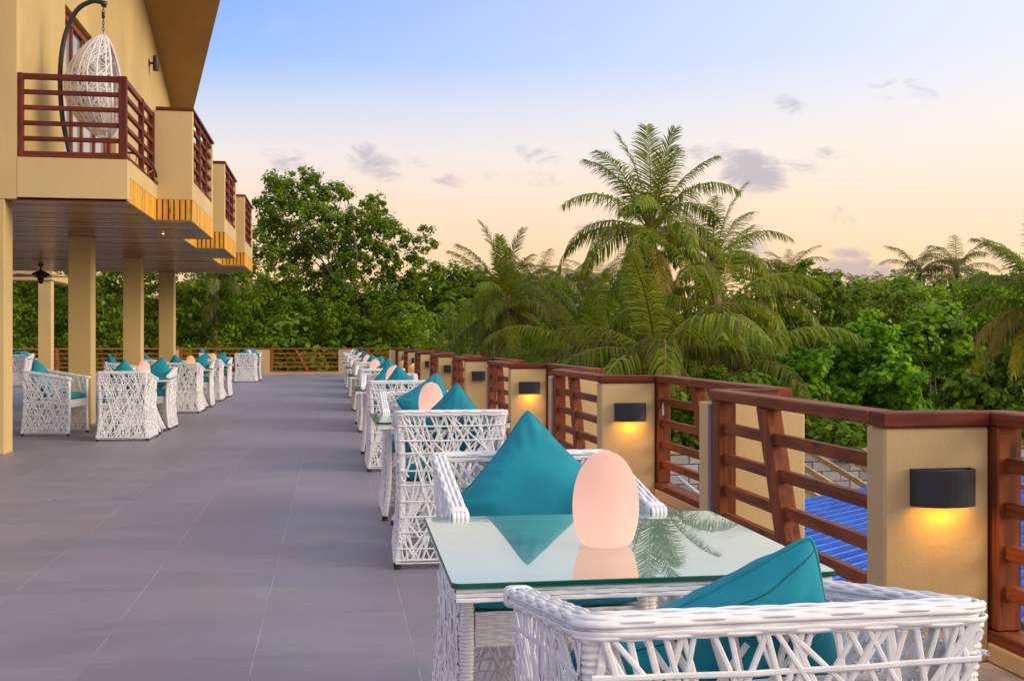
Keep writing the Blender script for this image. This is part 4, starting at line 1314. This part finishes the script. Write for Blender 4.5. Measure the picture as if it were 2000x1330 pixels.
# --- big open tree behind the far railing
top = [(548, 362, 38), (590, 385, 44), (540, 420, 46), (605, 345, 26), (650, 378, 30), (672, 372, 20), (625, 430, 50), (575, 470, 54), (660, 440, 34), (700, 420, 26), (690, 455, 34), (730, 400, 24), (738, 425, 30), (735, 460, 40),
       (765, 450, 28), (520, 480, 50), (515, 395, 24), (640, 500, 58), (700, 510, 46), (755, 505, 36), (800, 470, 22), (830, 450, 14), (812, 500, 24), (838, 480, 16), (845, 530, 24), (530, 550, 58), (600, 560, 66), (680, 570, 62), (760, 570, 50), (820, 560, 34), (790, 540, 36), (735, 392, 16)]
mid_ = [(560, 620, 62), (640, 630, 62), (720, 630, 58), (790, 625, 46), (590, 670, 50), (700, 670, 50), (500, 600, 52), (490, 650, 50), (780, 670, 44), (640, 690, 40), (540, 690, 40)]
tree('broadleaf_tree', 'tall open-crowned green tree rising behind the far railing right of the hotel', 'tree', (2.2, 51.5, -4.3), px_clumps(top, 51, 1.6, 3) + px_clumps(mid_, 50.5, 1.8, 4), 'leaf_tree', .19, 40, 27, .30, 31, .14, forks=8, fill=.35)
# --- trees and bushes behind the columns and the far railing
back = [
    ('broadleaf_tree', 'dark leafy tree behind the hotel columns nearest the pavilion', 44, [(40, 600, 70), (20, 680, 60), (80, 560, 60), (110, 620, 70), (60, 660, 60), (120, 690, 60), (30, 530, 60), (100, 500, 60)], 'leaf_dark', 101),
    ('broadleaf_tree', 'leafy green tree seen between the second and third hotel columns', 44, [(190, 560, 60), (220, 610, 64), (180, 650, 60), (240, 670, 60), (250, 540, 60), (210, 500, 60), (160, 600, 60), (220, 700, 50)], 'leaf_tree', 102),
    ('broadleaf_tree', 'leafy green tree seen between the third and last hotel columns', 45, [(300, 570, 60), (330, 620, 60), (290, 660, 60), (320, 690, 50), (350, 540, 56), (280, 520, 56), (270, 610, 50)], 'leaf_tree', 103),
    ('broadleaf_tree', 'dense green tree behind the far railing right of the last hotel column', 46, [(400, 570, 56), (440, 620, 60), (380, 640, 56), (420, 680, 54), (470, 580, 50), (480, 660, 50), (450, 540, 40), (370, 590, 50), (360, 690, 44), (500, 690, 44)], 'leaf_dark', 104),
    ('broadleaf_tree', 'rounded mid-green tree behind the palms left of centre', 58, [(850, 560, 40), (890, 545, 40), (930, 560, 40), (870, 600, 46), (930, 610, 50), (830, 600, 40), (960, 570, 36)], 'leaf_dark', 105),
    ('shrub', 'bright green bush behind the end of the egg lamp row', 46, [(850, 650, 40), (900, 640, 40), (880, 600, 34), (930, 650, 40), (820, 640, 30), (835, 690, 34), (890, 690, 38), (950, 690, 36)], 'leaf_bright', 106),
    ('broadleaf_tree', 'green tree in the gap behind the left and the tall palm', 60, [(1020, 560, 40), (1080, 575, 44), (1140, 560, 40), (1050, 610, 46), (1110, 620, 50), (1170, 600, 46), (1180, 560, 36), (1000, 620, 46)], 'leaf_bright', 107),
    ('shrub', 'low dark bush behind the palm fronds above the railing caps', 40, [(1000, 680, 50), (1060, 670, 50), (1120, 680, 54), (1180, 690, 54), (1040, 730, 50), (1140, 740, 50), (960, 720, 40), (920, 720, 36)], 'leaf_dark', 108),
]
for (nm, lab, D, cl, mat, sd) in back:
    c = px_clumps(cl, D, 1.0, sd); f = sum((V(x, y, 0) for x, y, z, r in c), V(0, 0, 0)) / len(c); f.z = -4.3
    tree(nm, lab, 'tree' if 'tree' in nm else 'bush', f, c, mat, .20 if D < 50 else .24, 22, 19, .34, sd, .14, 'trees behind the terrace', fill=.3, forks=4)
right = [
    ('broadleaf_tree', 'dark dense tree with a domed top right of the palms', 40, [(1510, 560, 40), (1560, 545, 42), (1600, 555, 40), (1540, 600, 56), (1600, 620, 60), (1650, 590, 46), (1560, 660, 60), (1640, 660, 60), (1620, 560, 30), (1585, 530, 24), (1530, 535, 22)], 'leaf_dark', 201),
    ('broadleaf_tree', 'dark green tree in the middle of the right-hand grove', 42, [(1690, 585, 40), (1740, 590, 42), (1700, 630, 50), (1760, 640, 54), (1650, 575, 30), (1720, 680, 60), (1780, 600, 40)], 'leaf_tree', 202),
    ('broadleaf_tree', 'mid-green tree at the back of the right-hand grove under the far palms', 44, [(1810, 590, 40), (1860, 580, 42), (1900, 575, 40), (1840, 630, 50), (1910, 630, 54), (1950, 590, 44), (1880, 680, 60), (1970, 650, 60), (2020, 600, 60)], 'leaf_bright', 203),
    ('shrub', 'bright green round-leaved bush at the left of the right-hand thicket', 27, [(1540, 730, 46), (1580, 715, 40), (1620, 720, 44), (1560, 780, 56), (1620, 790, 60), (1600, 850, 60), (1540, 840, 56), (1520, 780, 44), (1640, 690, 30), (1560, 900, 60)], 'leaf_hibiscus', 204),
    ('shrub', 'tall bright green round-leaved bush in the middle of the right-hand thicket', 27, [(1690, 650, 30), (1660, 690, 40), (1710, 690, 44), (1750, 670, 34), (1680, 750, 60), (1740, 740, 60), (1700, 810, 64), (1760, 810, 64), (1690, 870, 60), (1770, 880, 60), (1720, 640, 18), (1700, 625, 14)], 'leaf_hibiscus', 205),
    ('shrub', 'bright green round-leaved bush in front of the drooping yellow fronds', 28, [(1790, 660, 34), (1830, 630, 34), (1780, 720, 54), (1840, 700, 54), (1810, 780, 60), (1860, 770, 60), (1830, 850, 60), (1880, 690, 40), (1795, 610, 14), (1850, 610, 20), (1875, 640, 24)], 'leaf_hibiscus', 206),
    ('shrub', 'shaded dark bush at the right edge below the palm', 24, [(1900, 770, 60), (1960, 760, 64), (1920, 830, 66), (1990, 840, 66), (1880, 860, 60), (2040, 800, 70), (1940, 900, 70), (2000, 700, 50)], 'leaf_dark', 207),
    ('shrub', 'low green bush below the lower palm fronds behind the railing', 25, [(1460, 760, 50), (1400, 760, 50), (1480, 830, 60), (1420, 840, 60), (1350, 800, 56), (1500, 900, 60), (1400, 900, 60), (1330, 880, 56), (1260, 800, 50), (1290, 860, 50)], 'leaf_dark', 208),
    ('shrub', 'dark undergrowth bush beneath the round-leaved thicket above the block wall', 23.5, [(1590, 850, 54), (1650, 860, 54), (1710, 860, 54), (1770, 870, 54), (1620, 910, 50), (1690, 920, 50)], 'leaf_dark', 209),
]
for (nm, lab, D, cl, mat, sd) in right:
    c = px_clumps(cl, D, 1.1 if D < 30 else 1.6, sd); f = sum((V(x, y, 0) for x, y, z, r in c), V(0, 0, 0)) / len(c); f.z = -4.3
    near = D < 30
    if near: tree(nm, lab, 'bush', f, c, mat, .16, 110, 18, .22, sd, .08, 'bushes below the railing', 6, .92, fill=.35, forks=4)
    else: tree(nm, lab, 'tree', f, c, mat, .19, 30, 20, .30, sd, .14, 'trees behind the terrace', 4, .75, fill=.35, forks=4)
# --- far wood that reads as one mass
rng = random.Random(77); cl = []
for q in range(150):
    px = rng.uniform(-300, 2400); D = rng.uniform(66, 84); py = rng.uniform(585, 720)
    if 430 < px < 860: py = rng.uniform(600, 720)
    v = view(px, py, D); cl.append((v.x, v.y, v.z, rng.uniform(1.8, 3.0)))
for q in range(130):
    px = rng.uniform(-300, 1000); D = rng.uniform(54, 60); py = rng.uniform(565, 740) if px < 480 or px > 800 else rng.uniform(600, 740)
    v = view(px, py, D); cl.append((v.x, v.y, v.z, rng.uniform(1.4, 2.2)))
for q in range(120):
    px = rng.uniform(1450, 3300); D = rng.uniform(46, 56); py = rng.uniform(575, 760)
    v = view(px, py, D); cl.append((v.x, v.y, v.z, rng.uniform(1.4, 2.2)))
for q in range(40):
    px = rng.uniform(-250, 900); D = rng.uniform(47, 52); py = rng.uniform(640, 760)
    v = view(px, py, D); cl.append((v.x, v.y, v.z, rng.uniform(1.2, 1.8)))
o = put('distant_woodland', foliage('distant_woodland', cl, 'leaf_dark', .36, 5.2, 20, .62, 78, .7, 4, .35), kind='stuff')

# --- coconut palms
def frond_mesh(name, L, el0, droop, mat, seed, nl=44, width=1.0, hang=.35):
    """pinnate frond leaving the origin along +X at elevation el0, arching over"""
    rnd = random.Random(seed); k = MB(); n = 16; pts = [V(0, 0, 0)]; el = el0; dirs = []
    side = rnd.uniform(-.12, .12)
    for i in range(n):
        u = (i + .5) / n; e = el0 - droop * u ** 1.35
        d = V(math.cos(e), side * u, math.sin(e)).normalized(); dirs.append(d); pts.append(pts[-1] + d * L / n)
    rs = [.030 * (1 - .93 * i / n) + .003 for i in range(n + 1)]
    k.tube(pts, rs, 5, False, 1)
    tints = [.35] * len(k.v)
    def at(u):
        f = min(u * n, n - 1e-6); i = int(f); return pts[i].lerp(pts[i + 1], f - i), dirs[i]
    for s in (-1, 1):
        for q in range(nl):
            u = .13 + .87 * (q + rnd.uniform(.2, .8)) / nl
            if u > .995: continue
            p, T = at(u); S = T.cross(V(0, 0, 1)).normalized() * s; Up = S.cross(T) * s
            if Up.z < 0: Up = -Up
            ln = L * .225 * width * (math.sin(math.pi * (.14 + .80 * u)) ** .6) * rnd.uniform(.85, 1.1)
            fw = .40 + .75 * u + rnd.uniform(-.15, .15)
            d = (S * 1.0 + T * fw + Up * rnd.uniform(-.25, .25)).normalized()
            g_ = hang * rnd.uniform(.7, 1.4)
            d2 = (d + V(0, 0, -1) * g_ * 1.1).normalized(); d3 = (d + V(0, 0, -1) * g_ * 2.6).normalized()
            wv = T.cross(d).cross(d); wv = T - d * T.dot(d); wv.normalize(); w = .021 * L / 3.6 * rnd.uniform(.8, 1.2)
            p1 = p + d * ln * .30; p2 = p1 + d2 * ln * .38; p3 = p2 + d3 * ln * .34
            k.add([tuple(p - wv * w * .5), tuple(p + wv * w * .5), tuple(p1 + wv * w), tuple(p1 - wv * w), tuple(p2 + wv * w * .8), tuple(p2 - wv * w * .8), tuple(p3)],
                  [(0, 1, 2, 3), (3, 2, 4, 5), (5, 4, 6)])
            tints += [min(1, max(0, rnd.gauss(.42, .22)))] * 7
    me = k.mesh(name, [mat, 'leaf_palm_old' if mat != 'leaf_palm_dead' else mat])
    a = me.attributes.new('tint', 'FLOAT', 'POINT'); a.data.foreach_set('value', tints)
    return me
FR = {}
def frond(kind, L, ei, var):
    key = (kind, ei, var)
    if key not in FR:
        el, dr, hg = [(84, 26, .16), (68, 58, .40), (50, 88, .75), (32, 100, 1.0), (12, 92, 1.15), (-12, 72, 1.1), (-38, 46, .8), (-66, 22, .35)][ei]
        mat = {'green': 'leaf_palm', 'old': 'leaf_palm_old', 'dead': 'leaf_palm_dead', 'far': 'leaf_far_palm'}[kind]
        FR[key] = frond_mesh('frond', 3.6, R(el + random.uniform(-6, 6)), R(dr + random.uniform(-10, 12)), mat, hash(key[1:]) % 1000 + var, 62 if kind != 'far' else 40, 1.0 if kind != 'far' else 1.15, hg)
    return FR[key]
def palm(label, foot, crown, L, plan, seed, group='coconut palms', r=.16, kind='green', nuts=True, explicit=()):
    foot, crown = Vector(foot), Vector(crown); rnd = random.Random(seed)
    t = thing('coconut_palm', label, 'palm tree', foot, 0, group); top_ = crown - foot
    k = MB(); pts = []; rs = []
    n = 26
    for i in range(n + 1):
        u = i / n; p = V(top_.x * u ** 1.6, top_.y * u ** 1.6, top_.z * u); pts.append(p); rs.append(r * (1.25 - .5 * u) * (1 + (.07 if i % 2 else -.03)))
    k.tube(pts, rs, 9); part('trunk', k, 'palm_bark', t, True)
    k = MB(); k.lathe([(r * .7, -.35), (r * 1.25, -.1), (r * 1.1, .2), (r * .5, .5)], 9); part('crown_shaft', k, 'palm_bark', t, True, loc=top_)
    sc = L / 3.6
    az0 = rnd.uniform(0, 6.28)
    c = 0
    for ei, cnt, knd in plan:
        for q in range(cnt):
            az = az0 + c * 2.39996 + rnd.uniform(-.25, .25); c += 1
            f = put('frond', frond(knd, L, ei, rnd.randint(0, 2)), t, top_ + V(math.cos(az), math.sin(az), 0) * r * .5 + V(0, 0, .12 - .06 * ei), (rnd.uniform(-.12, .12), rnd.uniform(-.1, .1), az))
            s = sc * rnd.uniform(.88, 1.1); f.scale = (s, s, s)
            if knd == 'old': f['label'] = 'yellowing frond'
            if knd == 'dead': f['label'] = 'dry brown frond'
    for (az, ei, knd, s) in explicit:
        f = put('frond', frond(knd, L, ei, 0), t, top_ + V(0, 0, .05), (0, 0, R(az))); s *= sc; f.scale = (s, s, s)
        if knd == 'old': f['label'] = 'yellowing frond'
    if nuts:
        k = MB()
        for q in range(9):
            a = q * .7; k.lathe([(.01, -.11), (.07, -.08), (.1, 0), (.075, .08), (.02, .11)], 9, c=(math.cos(a) * (r + .12), math.sin(a) * (r + .12), -.15 - .1 * (q % 3)))
        part('coconuts', k, 'coconut', t, True, loc=top_)
    return t
full = [(0, 3, 'green'), (1, 4, 'green'), (2, 5, 'green'), (3, 5, 'green'), (4, 5, 'green'), (5, 3, 'green'), (6, 2, 'green')]
v = view(1272, 452, 34); palm('tallest coconut palm standing above the trees in the centre', (v.x - .2, v.y + .6, -4.3), v, 3.5, full + [(6, 2, 'old'), (7, 3, 'dead'), (7, 1, 'green')], 11, r=.20)
v = view(985, 600, 36); palm('shorter coconut palm left of the tallest palm', (v.x, v.y + .3, -4.3), v, 2.6, [(0, 4, 'green'), (1, 5, 'green'), (2, 5, 'green'), (3, 6, 'green'), (4, 5, 'green'), (5, 5, 'green'), (5, 2, 'old'), (6, 3, 'green'), (7, 2, 'dead')], 12, r=.18)
v = view(1285, 700, 27); palm('low spreading coconut palm in front of the tallest palm', (v.x, v.y, -4.3), v, 3.9, [(1, 2, 'green'), (2, 4, 'green'), (3, 6, 'green'), (4, 5, 'green'), (4, 2, 'old'), (5, 3, 'green'), (5, 3, 'old')], 13, r=.19)
v = view(1400, 610, 31); palm('coconut palm leaning right behind the spreading one', (v.x - .3, v.y + .5, -4.3), v, 3.5, [(1, 2, 'green'), (2, 4, 'green'), (3, 5, 'green'), (4, 5, 'green'), (5, 3, 'green'), (5, 2, 'old'), (6, 2, 'dead')], 14, r=.18)
v = view(1395, 510, 37); palm('slender coconut palm just right of the tallest one', (v.x, v.y, -4.3), v, 3.1, [(0, 1, 'green'), (1, 3, 'green'), (2, 4, 'green'), (3, 5, 'green'), (4, 4, 'green'), (5, 2, 'old')], 15, r=.16)
v = view(1140, 700, 32); palm('low bushy coconut palm between the left palm and the spreading one', (v.x, v.y, -4.3), v, 3.1, [(1, 2, 'green'), (2, 4, 'green'), (3, 5, 'green'), (4, 4, 'green'), (4, 3, 'old'), (5, 2, 'old')], 16, r=.17)
v = view(1430, 720, 27); palm('low young palm at the right of the central palm group', (v.x, v.y, -4.3), v, 3.3, [(2, 4, 'green'), (3, 5, 'green'), (4, 5, 'green'), (4, 3, 'old'), (5, 4, 'green')], 17, r=.16)
v = view(2055, 610, 23); palm('coconut palm at the right edge with yellow drooping fronds', (v.x + .3, v.y, -4.3), v, 2.35, [(0, 3, 'green'), (1, 6, 'green'), (2, 6, 'green'), (3, 6, 'green'), (4, 3, 'green'), (5, 3, 'old')], 18, r=.18, explicit=((185, 4, 'old', 1.0), (196, 4, 'old', .95), (170, 5, 'green', .95), (205, 5, 'old', .9)))
fp = [(1, 4, 'far'), (2, 5, 'far'), (3, 5, 'far'), (4, 4, 'far'), (5, 3, 'far')]
for q, (px, py, D, L, lab) in enumerate(((1795, 535, 62, 2.5, 'left one of the two distant palms above the right-hand grove'), (1868, 528, 60, 2.6, 'right one of the two distant palms above the right-hand grove'),
        (1540, 535, 66, 2.5, 'small distant palm above the domed dark tree'), (1680, 578, 66, 2.2, 'small distant palm in the dip of the grove skyline'), (1735, 580, 60, 2.2, 'distant palm half hidden in the grove skyline'),
        (1050, 560, 52, 2.4, 'distant palm just right of the shorter palm'), (1110, 565, 62, 2.6, 'distant palm left of the tallest palm, low on the skyline'), (1175, 560, 58, 2.6, 'distant palm touching the fronds of the tallest palm'),
        (1935, 600, 50, 2.3, 'distant palm beside the right edge palm'), (960, 690, 44, 2.8, 'small palm low behind the railing below the shorter palm'), (420, 560, 46, 2.6, 'palm showing pale fronds beside the last balcony'))):
    v = view(px, py, D); palm(lab, (v.x, v.y, -4.3), v, L, fp, 60 + q, 'distant coconut palms', .14, nuts=False)
bpy.context.view_layer.update()
